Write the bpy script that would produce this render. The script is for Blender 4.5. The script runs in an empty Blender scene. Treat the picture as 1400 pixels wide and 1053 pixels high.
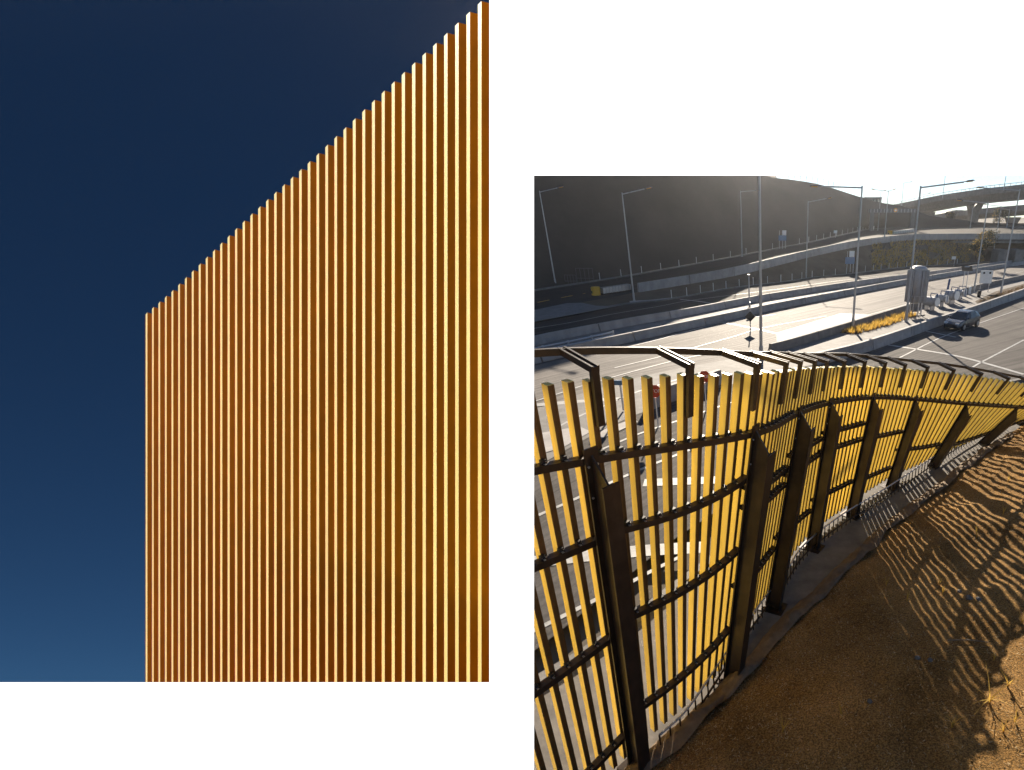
import bpy, bmesh, math, random
from mathutils import Vector, Matrix, noise
random.seed(7)
sc = bpy.context.scene
COL = sc.collection

# ------------------------------------------------------------------ camera
PITCH = math.radians(26.2)
RX = Vector((1, 0, 0))
UP = Vector((0, math.sin(PITCH), math.cos(PITCH)))
FW = Vector((0, math.cos(PITCH), -math.sin(PITCH)))
FPX, CX, CY = 712.0, 1055.0, 646.0
cam_data = bpy.data.cameras.new('camera')
cam = bpy.data.objects.new('camera', cam_data)
COL.objects.link(cam)
cam.rotation_euler = (math.pi / 2 - PITCH, 0, 0)
cam_data.sensor_width = 36
cam_data.lens = FPX / 1400 * 36
cam_data.shift_x = (700 - CX) / 1400
cam_data.shift_y = (CY - 526.5) / 1400
cam_data.clip_start = 0.05
cam_data.clip_end = 6000
sc.camera = cam

# ------------------------------------------------------------------ sky and sun
SUN_EL, SUN_AZ = math.radians(20.5), math.radians(-1)   # azimuth measured from +Y towards +X
EXPOSURE = 1.2
w = bpy.data.worlds.new('World')
sc.world = w
w.use_nodes = True
nt = w.node_tree
nt.nodes.clear()
sky = nt.nodes.new('ShaderNodeTexSky')
sky.sky_type = 'NISHITA'
sky.sun_disc = False
sky.sun_elevation = SUN_EL
sky.sun_rotation = SUN_AZ
sky.altitude = 100
sky.air_density = 0.6
sky.dust_density = 0.0
sky.ozone_density = 1.0
bg = nt.nodes.new('ShaderNodeBackground')
bg.inputs[1].default_value = 0.055
wo = nt.nodes.new('ShaderNodeOutputWorld')
nt.links.new(sky.outputs[0], bg.inputs[0])
nt.links.new(bg.outputs[0], wo.inputs[0])
sl = bpy.data.lights.new('sun', 'SUN')
sl.energy = 5.0
sl.angle = math.radians(0.5)
sl.color = (1.0, 0.87, 0.70)
so = bpy.data.objects.new('sun', sl)
COL.objects.link(so)
to_sun = Vector((math.sin(SUN_AZ) * math.cos(SUN_EL), math.cos(SUN_AZ) * math.cos(SUN_EL), math.sin(SUN_EL)))
so.rotation_euler = (-to_sun).to_track_quat('-Z', 'Y').to_euler()
so.location = to_sun * 50

sc.view_settings.view_transform = 'Standard'
sc.view_settings.look = 'None'
sc.view_settings.gamma = 1
sc.view_settings.use_curve_mapping = False
sc.view_settings.exposure = EXPOSURE
sc.render.engine = 'CYCLES'
sc.cycles.use_denoising = True
sc.cycles.max_bounces = 8
sc.cycles.diffuse_bounces = 5
sc.cycles.caustics_reflective = False
sc.cycles.caustics_refractive = False
sc.cycles.sample_clamp_indirect = 6

# ------------------------------------------------------------------ survey helpers: a sighting (px, py) to a point of the site
def sight(px, py):
    return RX * ((px - CX) / FPX) + UP * ((CY - py) / FPX) + FW
def at_z(px, py, z):
    d = sight(px, py)
    return d * (z / d.z)
def at_y(px, py, y):
    d = sight(px, py)
    return d * (y / d.y)
def proj(p):
    d = p.dot(FW)
    return CX + p.x / d * FPX, CY - p.dot(UP) / d * FPX

def cat(pts, t):
    n = len(pts)
    i = max(0, min(n - 2, int(math.floor(t))))
    f = t - i
    p1, p2 = pts[i], pts[i + 1]
    p0 = pts[i - 1] if i > 0 else p1 * 2 - p2
    p3 = pts[i + 2] if i + 2 < n else p2 * 2 - p1
    return 0.5 * ((2 * p1) + (p2 - p0) * f + (2 * p0 - 5 * p1 + 4 * p2 - p3) * f * f + (3 * p1 - p0 - 3 * p2 + p3) * f ** 3)
def smooth(pts, per=6):
    out = []
    for i in range(len(pts) - 1):
        for k in range(per):
            out.append(cat(pts, i + k / per))
    out.append(pts[-1].copy())
    return out
def extend(pts, a, b):
    out = list(pts)
    if a: out.insert(0, pts[0] + (pts[0] - pts[1]).normalized() * a)
    if b: out.append(pts[-1] + (pts[-1] - pts[-2]).normalized() * b)
    return out
def resample(pts, n):
    L = [0]
    for a, b in zip(pts, pts[1:]): L.append(L[-1] + (b - a).length)
    out, j = [], 0
    for k in range(n):
        s = L[-1] * k / (n - 1)
        while j < len(L) - 2 and L[j + 1] < s: j += 1
        f = (s - L[j]) / max(1e-9, L[j + 1] - L[j])
        out.append(pts[j].lerp(pts[j + 1], f))
    return out
def length(pts):
    return sum((b - a).length for a, b in zip(pts, pts[1:]))

# ------------------------------------------------------------------ materials
def mat(name, col, rough=0.7, metal=0.0, var=0.15, scale=3.0, bump=0.0, bscale=40.0, spec=0.4, col2=None, detail=6):
    m = bpy.data.materials.new(name)
    m.use_nodes = True
    n = m.node_tree
    b = n.nodes['Principled BSDF']
    b.inputs['Roughness'].default_value = rough
    b.inputs['Metallic'].default_value = metal
    b.inputs['Specular IOR Level'].default_value = spec
    tc = n.nodes.new('ShaderNodeTexCoord')
    nz = n.nodes.new('ShaderNodeTexNoise')
    nz.inputs['Scale'].default_value = scale
    nz.inputs['Detail'].default_value = detail
    nz.inputs['Roughness'].default_value = 0.65
    n.links.new(tc.outputs['Object'], nz.inputs['Vector'])
    r = n.nodes.new('ShaderNodeValToRGB')
    r.color_ramp.elements[0].position = 0.3
    r.color_ramp.elements[1].position = 0.7
    c2 = col2 or tuple(min(1, c * (1 + var)) for c in col)
    c1 = tuple(c * (1 - var) for c in col) if not col2 else col
    r.color_ramp.elements[0].color = (*c1, 1)
    r.color_ramp.elements[1].color = (*c2, 1)
    n.links.new(nz.outputs['Fac'], r.inputs['Fac'])
    n.links.new(r.outputs['Color'], b.inputs['Base Color'])
    if bump:
        n2 = n.nodes.new('ShaderNodeTexNoise')
        n2.inputs['Scale'].default_value = bscale
        n2.inputs['Detail'].default_value = 5
        n.links.new(tc.outputs['Object'], n2.inputs['Vector'])
        bp = n.nodes.new('ShaderNodeBump')
        bp.inputs['Strength'].default_value = bump
        bp.inputs['Distance'].default_value = 0.02
        n.links.new(n2.outputs['Fac'], bp.inputs['Height'])
        n.links.new(bp.outputs['Normal'], b.inputs['Normal'])
    return m
def emat(name, col, s):
    m = bpy.data.materials.new(name)
    m.use_nodes = True
    n = m.node_tree
    n.nodes.clear()
    e = n.nodes.new('ShaderNodeEmission')
    e.inputs[0].default_value = (*col, 1)
    e.inputs[1].default_value = s
    o = n.nodes.new('ShaderNodeOutputMaterial')
    n.links.new(e.outputs[0], o.inputs[0])
    return m
def road_mat(name, c1, c2, rough=0.85):
    """asphalt: fine aggregate, patches of wear"""
    m = mat(name, c1, rough, 0, 0, 0.35, 0.25, 60, 0.12, c2, 8)
    n = m.node_tree
    b = n.nodes['Principled BSDF']
    tc = n.nodes['Texture Coordinate']
    fine = n.nodes.new('ShaderNodeTexNoise')
    fine.inputs['Scale'].default_value = 9
    fine.inputs['Detail'].default_value = 8
    fine.inputs['Roughness'].default_value = 0.8
    n.links.new(tc.outputs['Object'], fine.inputs['Vector'])
    mx = n.nodes.new('ShaderNodeMix')
    mx.data_type = 'RGBA'
    mx.blend_type = 'OVERLAY'
    mx.inputs['Factor'].default_value = 0.55
    src = b.inputs['Base Color'].links[0].from_socket
    n.links.new(src, mx.inputs['A'])
    n.links.new(fine.outputs['Fac'], mx.inputs['B'])
    # tyre tracks and stains drawn out along the carriageway
    mp = n.nodes.new('ShaderNodeMapping')
    mp.inputs['Scale'].default_value = (0.03, 0.9, 1)
    n.links.new(tc.outputs['UV'], mp.inputs['Vector'])
    tk_ = n.nodes.new('ShaderNodeTexNoise')
    tk_.inputs['Scale'].default_value = 1.6
    tk_.inputs['Detail'].default_value = 5
    n.links.new(mp.outputs[0], tk_.inputs['Vector'])
    tr_ = n.nodes.new('ShaderNodeValToRGB')
    tr_.color_ramp.elements[0].position = 0.35
    tr_.color_ramp.elements[0].color = (0.62, 0.61, 0.60, 1)
    tr_.color_ramp.elements[1].position = 0.6
    tr_.color_ramp.elements[1].color = (1.12, 1.1, 1.08, 1)
    n.links.new(tk_.outputs['Fac'], tr_.inputs['Fac'])
    m2 = n.nodes.new('ShaderNodeMix')
    m2.data_type = 'RGBA'
    m2.blend_type = 'MULTIPLY'
    m2.inputs['Factor'].default_value = 1
    n.links.new(mx.outputs['Result'], m2.inputs['A'])
    n.links.new(tr_.outputs['Color'], m2.inputs['B'])
    n.links.new(m2.outputs['Result'], b.inputs['Base Color'])
    return m
def each_differs(m, amount, streak=(14, 14, 0.5)):
    """pieces of one finish differ a little, with faint weather streaks down them"""
    n = m.node_tree
    b = n.nodes['Principled BSDF']
    tc = n.nodes['Texture Coordinate']
    oi = n.nodes.new('ShaderNodeObjectInfo')
    mr = n.nodes.new('ShaderNodeMapRange')
    mr.inputs['To Min'].default_value = 1 - amount
    mr.inputs['To Max'].default_value = 1 + amount * .4
    n.links.new(oi.outputs['Random'], mr.inputs['Value'])
    mp = n.nodes.new('ShaderNodeMapping')
    mp.inputs['Scale'].default_value = streak
    n.links.new(tc.outputs['Object'], mp.inputs['Vector'])
    nz = n.nodes.new('ShaderNodeTexNoise')
    nz.inputs['Scale'].default_value = 1.5
    nz.inputs['Detail'].default_value = 6
    n.links.new(mp.outputs[0], nz.inputs['Vector'])
    m3 = n.nodes.new('ShaderNodeMapRange')
    m3.inputs['From Min'].default_value = 0.3
    m3.inputs['From Max'].default_value = 0.65
    m3.inputs['To Min'].default_value = 1 - amount
    m3.inputs['To Max'].default_value = 1
    n.links.new(nz.outputs['Fac'], m3.inputs['Value'])
    mu = n.nodes.new('ShaderNodeMath'); mu.operation = 'MULTIPLY'
    n.links.new(mr.outputs[0], mu.inputs[0]); n.links.new(m3.outputs[0], mu.inputs[1])
    mx = n.nodes.new('ShaderNodeMix')
    mx.data_type = 'RGBA'; mx.blend_type = 'MULTIPLY'
    mx.inputs['Factor'].default_value = 1
    n.links.new(b.inputs['Base Color'].links[0].from_socket, mx.inputs['A'])
    n.links.new(mu.outputs[0], mx.inputs['B'])
    n.links.new(mx.outputs['Result'], b.inputs['Base Color'])

M = {}
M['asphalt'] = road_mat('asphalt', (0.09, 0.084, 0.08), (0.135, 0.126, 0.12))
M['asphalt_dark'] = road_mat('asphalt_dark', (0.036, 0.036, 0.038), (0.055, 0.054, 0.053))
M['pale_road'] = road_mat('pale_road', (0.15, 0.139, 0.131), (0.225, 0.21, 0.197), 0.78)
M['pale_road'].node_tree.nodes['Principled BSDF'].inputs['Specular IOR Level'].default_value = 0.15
M['concrete'] = mat('concrete', (0.22, 0.21, 0.20), 0.8, 0, 0.2, 1.3, 0.2, 18)
M['concrete_pale'] = mat('concrete_pale', (0.42, 0.40, 0.385), 0.75, 0, 0.18, 1.0, 0.2, 14)
M['footing'] = mat('footing_concrete', (0.17, 0.155, 0.14), 0.85, 0, 0.35, 1.6, 0.3, 9)
M['paint'] = mat('road_paint', (0.42, 0.42, 0.41), 0.6, 0, 0.3, 2.5)
M['yellow_paint'] = mat('yellow_paint', (0.75, 0.42, 0.04), 0.55, 0, 0.1, 6)
M['steel_dark'] = mat('dark_bronze_steel', (0.05, 0.034, 0.025), 0.42, 0.35, 0.3, 5, 0.05, 60)
M['batten'] = mat('yellow_batten_paint', (0.90, 0.70, 0.20), 0.38, 0.0, 0.04, 3, 0, 1, 0.5)
M['channel'] = mat('bronze_channel', (0.15, 0.085, 0.03), 0.45, 0.3, 0.2, 6)
M['zinc'] = mat('galvanised_steel', (0.55, 0.55, 0.56), 0.38, 0.75, 0.12, 6)
M['pole'] = mat('lamp_pole_steel', (0.42, 0.43, 0.45), 0.42, 0.6, 0.1, 2)
M['lamp_glass'] = mat('amber_lamp_glass', (0.75, 0.38, 0.06), 0.25, 0, 0.05, 4)
M['lamp_body'] = mat('lamp_housing', (0.12, 0.12, 0.13), 0.5, 0.3, 0.1, 4)
M['gold'] = mat('gold_finish_shaded', (0.84, 0.20, 0.001), 0.6, 0.0, 0.08, 2.5, 0, 1, 0.05)  # fin gold with the shade of the broad faces painted in
M['gold_sunlit'] = mat('gold_finish_sunlit', (0.98, 0.91, 0.48), 0.45, 0.0, 0.04, 2.5, 0, 1, 0.9)  # paler copy of the same gold, sunlight painted into the fin edges
M['soil_hill'] = mat('hill_cutting_soil', (0.055, 0.047, 0.043), 0.95, 0, 0, 0.12, 0.5, 1.2, 0.1, (0.085, 0.072, 0.064), 8)
M['verge'] = mat('dark_verge_soil', (0.085, 0.066, 0.05), 0.95, 0, 0, 0.4, 0.5, 4, 0.1, (0.15, 0.118, 0.085), 8)
M['ground'] = mat('dry_ground', (0.13, 0.11, 0.085), 0.95, 0, 0.3, 0.05, 0.3, 2)
M['white_paint'] = mat('white_painted_metal', (0.78, 0.78, 0.76), 0.45, 0, 0.06, 4)
M['blue_sign'] = mat('blue_sign_sheet', (0.09, 0.19, 0.34), 0.4, 0, 0.05, 4)
M['red'] = mat('red_sign_sheet', (0.55, 0.06, 0.02), 0.45, 0, 0.05, 4)
M['orange'] = mat('orange_sign_sheet', (0.85, 0.36, 0.02), 0.45, 0, 0.05, 4)
M['black'] = mat('black_plastic', (0.02, 0.02, 0.022), 0.5, 0, 0.1, 4)
M['tank'] = mat('frosted_tank_aluminium', (0.45, 0.45, 0.46), 0.5, 0.3, 0.15, 2)
M['dblue'] = mat('blue_machine_paint', (0.03, 0.08, 0.22), 0.4, 0, 0.2, 4)
M['tyre'] = mat('tyre_rubber', (0.02, 0.02, 0.02), 0.8, 0, 0.1, 8)
M['carpaint'] = mat('car_paint_grey', (0.09, 0.10, 0.12), 0.22, 0.5, 0.03, 2, 0, 1, 0.6)
M['glass'] = mat('dark_glass', (0.012, 0.016, 0.02), 0.06, 0, 0.02, 2, 0, 1, 0.8)
M['headlight'] = mat('headlight_lens', (0.75, 0.76, 0.78), 0.12, 0.2, 0.02, 2)
M['leaf_dark'] = mat('dark_leaf', (0.045, 0.05, 0.022), 0.7, 0, 0.4, 5)
M['leaf_gold'] = mat('dry_golden_leaf', (0.64, 0.42, 0.09), 0.7, 0, 0.35, 3)
M['bark'] = mat('bark', (0.07, 0.05, 0.035), 0.9, 0, 0.2, 8)
M['straw'] = mat('straw_mulch', (0.36, 0.23, 0.095), 0.85, 0, 0.5, 3)
M['straw_pale'] = mat('pale_straw', (0.62, 0.48, 0.27), 0.85, 0, 0.3, 3)
M['cloth'] = mat('brown_geotextile', (0.17, 0.12, 0.075), 0.9, 0, 0.3, 5, 0.5, 25)
M['stone'] = mat('grey_stone', (0.12, 0.115, 0.11), 0.8, 0, 0.25, 6, 0.3, 12)
M['stick'] = mat('dead_wood', (0.20, 0.15, 0.10), 0.85, 0, 0.3, 12)
M['bounce_backing'] = mat('bounce_grey', (0.17, 0.165, 0.16), 0.8, 0, 0.05, 2)  # unseen back of the page panel, grey set for sunlit bounce
M['page_glow'] = emat('glowing_page_white', (1, 1, 1), 1.0)  # glow added so the page reads white; no lamp behind it

each_differs(M['batten'], .13); each_differs(M['gold'], .16, (20, 20, 1)); each_differs(M['gold_sunlit'], .08, (20, 20, 1))
each_differs(M['concrete'], .2, (1.2, 1.2, .4)); each_differs(M['concrete_pale'], .2, (1.2, 1.2, .4)); each_differs(M['steel_dark'], .25, (8, 8, 1))
def leafy(m, w_):
    """thin leaves let some of the sun through"""
    n = m.node_tree
    b = n.nodes['Principled BSDF']; o = n.nodes['Material Output']
    tr = n.nodes.new('ShaderNodeBsdfTranslucent')
    n.links.new(b.inputs['Base Color'].links[0].from_socket, tr.inputs[0])
    mx = n.nodes.new('ShaderNodeMixShader'); mx.inputs[0].default_value = w_
    n.links.new(b.outputs[0], mx.inputs[1]); n.links.new(tr.outputs[0], mx.inputs[2])
    n.links.new(mx.outputs[0], o.inputs['Surface'])
leafy(M['leaf_gold'], .55); leafy(M['leaf_dark'], .35); leafy(M['straw_pale'], .3)
def soil_material():
    m = mat('brown_mulched_soil', (0.15, 0.085, 0.027), 0.95, 0, 0, 0.55, 0, 1, 0.1, (0.46, 0.29, 0.12), 8)
    n = m.node_tree
    b = n.nodes['Principled BSDF']
    tc = n.nodes['Texture Coordinate']
    f = n.nodes.new('ShaderNodeTexNoise')
    f.inputs['Scale'].default_value = 38
    f.inputs['Detail'].default_value = 6
    f.inputs['Roughness'].default_value = 0.75
    n.links.new(tc.outputs['Object'], f.inputs['Vector'])
    r = n.nodes.new('ShaderNodeValToRGB')
    r.color_ramp.elements[0].position = 0.42
    r.color_ramp.elements[0].color = (0.45, 0.45, 0.45, 1)
    r.color_ramp.elements[1].position = 0.66
    r.color_ramp.elements[1].color = (2.1, 1.9, 1.6, 1)
    n.links.new(f.outputs['Fac'], r.inputs['Fac'])
    mx = n.nodes.new('ShaderNodeMix')
    mx.data_type = 'RGBA'
    mx.blend_type = 'MULTIPLY'
    mx.inputs['Factor'].default_value = 1
    n.links.new(b.inputs['Base Color'].links[0].from_socket, mx.inputs['A'])
    n.links.new(r.outputs['Color'], mx.inputs['B'])
    n.links.new(mx.outputs['Result'], b.inputs['Base Color'])
    bp = n.nodes.new('ShaderNodeBump')
    bp.inputs['Strength'].default_value = 0.9
    bp.inputs['Distance'].default_value = 0.05
    n.links.new(f.outputs['Fac'], bp.inputs['Height'])
    n.links.new(bp.outputs['Normal'], b.inputs['Normal'])
    return m
M['soil'] = soil_material()

def sky_material():
    """Sky Texture seen from its deep zenith down towards the paler horizon, over the height of the backdrop"""
    m = bpy.data.materials.new('deep_blue_sky')
    m.use_nodes = True
    n = m.node_tree
    n.nodes.clear()
    uv = n.nodes.new('ShaderNodeTexCoord')
    sep = n.nodes.new('ShaderNodeSeparateXYZ')
    n.links.new(uv.outputs['UV'], sep.inputs[0])
    el = n.nodes.new('ShaderNodeMapRange')
    el.inputs['To Min'].default_value = math.radians(15)
    el.inputs['To Max'].default_value = math.radians(72)
    n.links.new(sep.outputs['Y'], el.inputs['Value'])
    s = n.nodes.new('ShaderNodeMath'); s.operation = 'SINE'
    c = n.nodes.new('ShaderNodeMath'); c.operation = 'COSINE'
    n.links.new(el.outputs[0], s.inputs[0]); n.links.new(el.outputs[0], c.inputs[0])
    cb = n.nodes.new('ShaderNodeCombineXYZ')
    n.links.new(c.outputs[0], cb.inputs[0]); n.links.new(s.outputs[0], cb.inputs[2])
    st = n.nodes.new('ShaderNodeTexSky')
    st.sky_type = 'NISHITA'; st.sun_disc = False
    st.sun_elevation = SUN_EL; st.sun_rotation = math.radians(200)
    st.air_density = 1.0; st.dust_density = 0.3; st.ozone_density = 4.0; st.altitude = 600
    n.links.new(cb.outputs[0], st.inputs[0])
    g = n.nodes.new('ShaderNodeGamma'); g.inputs[1].default_value = 1.4
    n.links.new(st.outputs[0], g.inputs[0])
    tn = n.nodes.new('ShaderNodeMix'); tn.data_type = 'RGBA'; tn.blend_type = 'MULTIPLY'
    tn.inputs['Factor'].default_value = 1; tn.inputs['B'].default_value = (0.76, 0.92, 0.88, 1)
    n.links.new(g.outputs[0], tn.inputs['A'])
    e = n.nodes.new('ShaderNodeEmission'); e.inputs[1].default_value = 0.0145
    n.links.new(tn.outputs['Result'], e.inputs[0])
    o = n.nodes.new('ShaderNodeOutputMaterial')
    n.links.new(e.outputs[0], o.inputs[0])
    return m
M['sky'] = sky_material()

# ------------------------------------------------------------------ mesh helpers
class MB:
    def __init__(s): s.v, s.f = [], []
    def add(s, vs, fs):
        o = len(s.v)
        s.v += [Vector(v) for v in vs]
        s.f += [tuple(i + o for i in f) for f in fs]
        return s
    def box(s, c, a, b, d, ha, hb, hd):
        """box centred on c with half extents along unit vectors a, b, d"""
        c = Vector(c); vs = []
        for i in (-1, 1):
            for j in (-1, 1):
                for k in (-1, 1):
                    vs.append(c + a * (ha * i) + b * (hb * j) + d * (hd * k))
        return s.add(vs, [(0, 1, 3, 2), (4, 6, 7, 5), (0, 4, 5, 1), (2, 3, 7, 6), (0, 2, 6, 4), (1, 5, 7, 3)])
    def abox(s, x0, x1, y0, y1, z0, z1):
        return s.box(((x0 + x1) / 2, (y0 + y1) / 2, (z0 + z1) / 2), Vector((1, 0, 0)), Vector((0, 1, 0)), Vector((0, 0, 1)), (x1 - x0) / 2, (y1 - y0) / 2, (z1 - z0) / 2)
    def sweep(s, path, prof, cap=True, normals=None):
        """profile points (side, up) swept along a path; side = horizontal right of travel unless given"""
        n = len(path); m = len(prof); vs = []; fs = []
        for i, p in enumerate(path):
            t = (path[min(n - 1, i + 1)] - path[max(0, i - 1)])
            if normals: sd, u = normals[i]
            else:
                sd = Vector((t.y, -t.x, 0)).normalized(); u = Vector((0, 0, 1))
            for a, b in prof: vs.append(p + sd * a + u * b)
        for i in range(n - 1):
            for j in range(m):
                k = (j + 1) % m
                fs.append((i * m + j, i * m + k, (i + 1) * m + k, (i + 1) * m + j))
        if cap:
            fs.append(tuple(range(m - 1, -1, -1)))
            fs.append(tuple((n - 1) * m + j for j in range(m)))
        return s.add(vs, fs)
    def tube(s, path, r, seg=8, r2=None):
        path = [Vector(p) for p in path]
        n = len(path); vs = []; fs = []
        for i, p in enumerate(path):
            t = (path[min(n - 1, i + 1)] - path[max(0, i - 1)]).normalized()
            a = t.orthogonal().normalized() if abs(t.z) > 0.9 or True else t
            ref = Vector((0, 0, 1)) if abs(t.z) < 0.9 else Vector((0, 1, 0))
            a = t.cross(ref).normalized(); b = a.cross(t).normalized()
            rr = r if r2 is None else r + (r2 - r) * i / (n - 1)
            for k in range(seg):
                an = 2 * math.pi * k / seg
                vs.append(p + a * (rr * math.cos(an)) + b * (rr * math.sin(an)))
        for i in range(n - 1):
            for k in range(seg):
                l = (k + 1) % seg
                fs.append((i * seg + k, i * seg + l, (i + 1) * seg + l, (i + 1) * seg + k))
        fs.append(tuple(range(seg - 1, -1, -1)))
        fs.append(tuple((n - 1) * seg + k for k in range(seg)))
        return s.add(vs, fs)
    def lathe(s, c, prof, seg=16, axis=None):
        ax = axis or Vector((0, 0, 1))
        a = ax.orthogonal().normalized(); b = ax.cross(a)
        vs = []; fs = []; m = len(prof)
        for r, h in prof:
            for k in range(seg):
                an = 2 * math.pi * k / seg
                vs.append(Vector(c) + ax * h + a * (r * math.cos(an)) + b * (r * math.sin(an)))
        for i in range(m - 1):
            for k in range(seg):
                l = (k + 1) % seg
                fs.append((i * seg + k, i * seg + l, (i + 1) * seg + l, (i + 1) * seg + k))
        fs.append(tuple(range(seg - 1, -1, -1)))
        fs.append(tuple((m - 1) * seg + k for k in range(seg)))
        return s.add(vs, fs)
    def strip(s, A, B, cross=1):
        """sheet between two curves with the same number of points"""
        n = len(A); vs = []; fs = []; c = cross + 1
        for a, b in zip(A, B):
            for k in range(c): vs.append(a.lerp(b, k / cross))
        for i in range(n - 1):
            for k in range(cross):
                fs.append((i * c + k, i * c + k + 1, (i + 1) * c + k + 1, (i + 1) * c + k))
        return s.add(vs, fs)
    def build(s, name, m, parent=None, smooth=False, origin=None):
        me = bpy.data.meshes.new(name)
        o = bpy.data.objects.new(name, me)
        org = Vector(origin) if origin is not None else Vector((0, 0, 0))
        base = parent.matrix_basis.translation if parent is not None and parent.parent is None else Vector((0, 0, 0))
        me.from_pydata([v - org - base for v in s.v], [], s.f)
        me.materials.append(m)
        bm = bmesh.new(); bm.from_mesh(me)
        bmesh.ops.recalc_face_normals(bm, faces=bm.faces)
        bm.to_mesh(me); bm.free()
        if smooth:
            for p in me.polygons: p.use_smooth = True
        o.location = org
        COL.objects.link(o)
        if parent is not None: o.parent = parent
        return o
Z = Vector((0, 0, 1)); X = Vector((1, 0, 0)); Y = Vector((0, 1, 0))

def tag(o, label=None, cat=None, group=None, kind=None):
    if label: o['label'] = label
    if cat: o['category'] = cat
    if group: o['group'] = group
    if kind: o['kind'] = kind
    return o
def thing(name, label, cat, loc=(0, 0, 0), group=None):
    """an Empty at the thing's base; parts built under it keep world-space coordinates in the call"""
    o = bpy.data.objects.new(name, None)
    COL.objects.link(o)
    o.location = loc
    o.matrix_basis = Matrix.Translation(Vector(loc))
    o.empty_display_size = 0.2
    return tag(o, label, cat, group)
def structure(o, label=None):
    return tag(o, label, None, None, 'structure')
def sub(mb, name, m, part, root, smooth=False):
    """a sub-part: child of a part whose thing sits at root"""
    o = mb.build(name, m, None, smooth)
    b = root.matrix_basis.translation
    o.data.transform(Matrix.Translation(-b))
    o.parent = part
    return o

RZ = -9.0       # level of the carriageways
FZ = -7.5       # level of the fence footing

# ================================================================== the large structure
# ---- ground sheet to the horizon
g = MB().add([(-3000, -60, -9.35), (3000, -60, -9.35), (3000, 5000, -9.35), (-3000, 5000, -9.35)], [(0, 1, 2, 3)])
structure(g.build('ground', M['ground']))

def zline(pts, z=RZ, a=0, b=0, per=5):
    return smooth(extend([at_z(x, y, z) for x, y in pts], a, b), per)
def zzline(pts, a=0, b=0, per=5):
    return smooth(extend([at_z(x, y, z) for x, y, z in pts], a, b), per)

mid_far = zline([(730, 440), (853, 416.5), (913, 410), (1002, 394), (1070, 386), (1110, 380), (1169, 374), (1233, 366), (1317, 361), (1400, 355)], a=40, b=60)
d1 = zline([(730, 472), (755, 466), (850, 447), (950, 429), (1004, 418), (1070, 406), (1193, 387), (1265, 377.5), (1356, 364), (1400, 358.5)], a=25, b=60)
d2 = zline([(740, 494), (814, 477), (900, 458), (994, 437.5), (1060, 422.7), (1150, 405), (1233, 389), (1265, 383.5), (1356, 368), (1400, 361.5)], a=25, b=60)
i1 = zline([(730, 560), (800, 537), (880, 514), (960, 498), (1009, 489), (1060, 480), (1144, 455), (1233, 427), (1327, 398), (1400, 381)], a=12, b=50)
i2 = zline([(730, 640), (850, 575), (960, 537), (1060, 510), (1171, 484), (1282, 445), (1327, 430), (1400, 403)], a=8, b=50)
up_far = zzline([(730, 398, -8.9), (814, 385, -8.6), (878, 374.6, -8.0), (977, 357, -6.8), (1014, 350, -6.2), (1070, 339, -5.3), (1104, 332.6, -4.7), (1169, 318, -3.4), (1188, 314, -3.05), (1230, 312.5, -2.8), (1290, 312.5, -2.8), (1400, 311, -2.55)], a=40, b=40)
up_near = zzline([(730, 425, -8.95), (865, 401, -8.8), (991, 379, -7.9), (1070, 360, -6.8), (1114, 349, -6.2), (1168, 337.5, -5.2), (1213, 331, -4.8), (1247, 328, -4.6), (1300, 327, -4.5), (1400, 327, -4.4)], a=30, b=40)

def sheet(name, A, B, m, dz=0.0, n=60, cross=3):
    A = [p + Z * dz for p in resample(A, n)]; B = [p + Z * dz for p in resample(B, n)]
    o = structure(MB().strip(A, B, cross).build(name, m))
    L = length(A); c = cross + 1
    W_ = (A[n // 2] - B[n // 2]).length
    uvl = o.data.uv_layers.new(name='UVMap')
    for lp in o.data.loops:
        i = lp.vertex_index
        uvl.data[lp.index].uv = (L * (i // c) / (n - 1), W_ * (i % c) / cross)
    return o
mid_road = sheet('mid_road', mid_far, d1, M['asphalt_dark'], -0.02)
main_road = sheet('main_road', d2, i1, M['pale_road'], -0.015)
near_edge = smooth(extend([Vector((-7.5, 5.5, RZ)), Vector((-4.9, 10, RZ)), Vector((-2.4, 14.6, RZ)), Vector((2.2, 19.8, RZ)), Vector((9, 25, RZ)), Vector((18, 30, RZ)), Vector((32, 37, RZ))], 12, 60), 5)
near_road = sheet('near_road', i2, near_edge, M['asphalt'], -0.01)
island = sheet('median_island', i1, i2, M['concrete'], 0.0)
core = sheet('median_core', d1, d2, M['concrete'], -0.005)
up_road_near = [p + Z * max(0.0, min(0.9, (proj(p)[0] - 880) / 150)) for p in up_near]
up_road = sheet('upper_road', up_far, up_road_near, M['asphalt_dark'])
structure(MB().strip(resample(up_near, 70), resample(mid_far, 70), 6).build('verge', M['verge']))

# painted apron between the upper and the middle road at the far left
apron = MB().add([at_z(x, y, RZ + 0.16) for x, y in [(700, 428), (735, 423), (775, 414.5), (795, 414), (815, 418), (838, 418.5), (853, 416.8), (800, 427), (730, 440), (690, 448)]], [tuple(range(10))])
structure(apron.build('painted_apron', M['concrete']))
walk = MB().add([at_z(x, y, RZ + 0.05) for x, y in [(866, 407), (885, 404.5), (930, 406), (913, 410), (862, 415), (860, 411)]], [tuple(range(6))])
structure(walk.build('pavement_patch', M['concrete_pale']))

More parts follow.
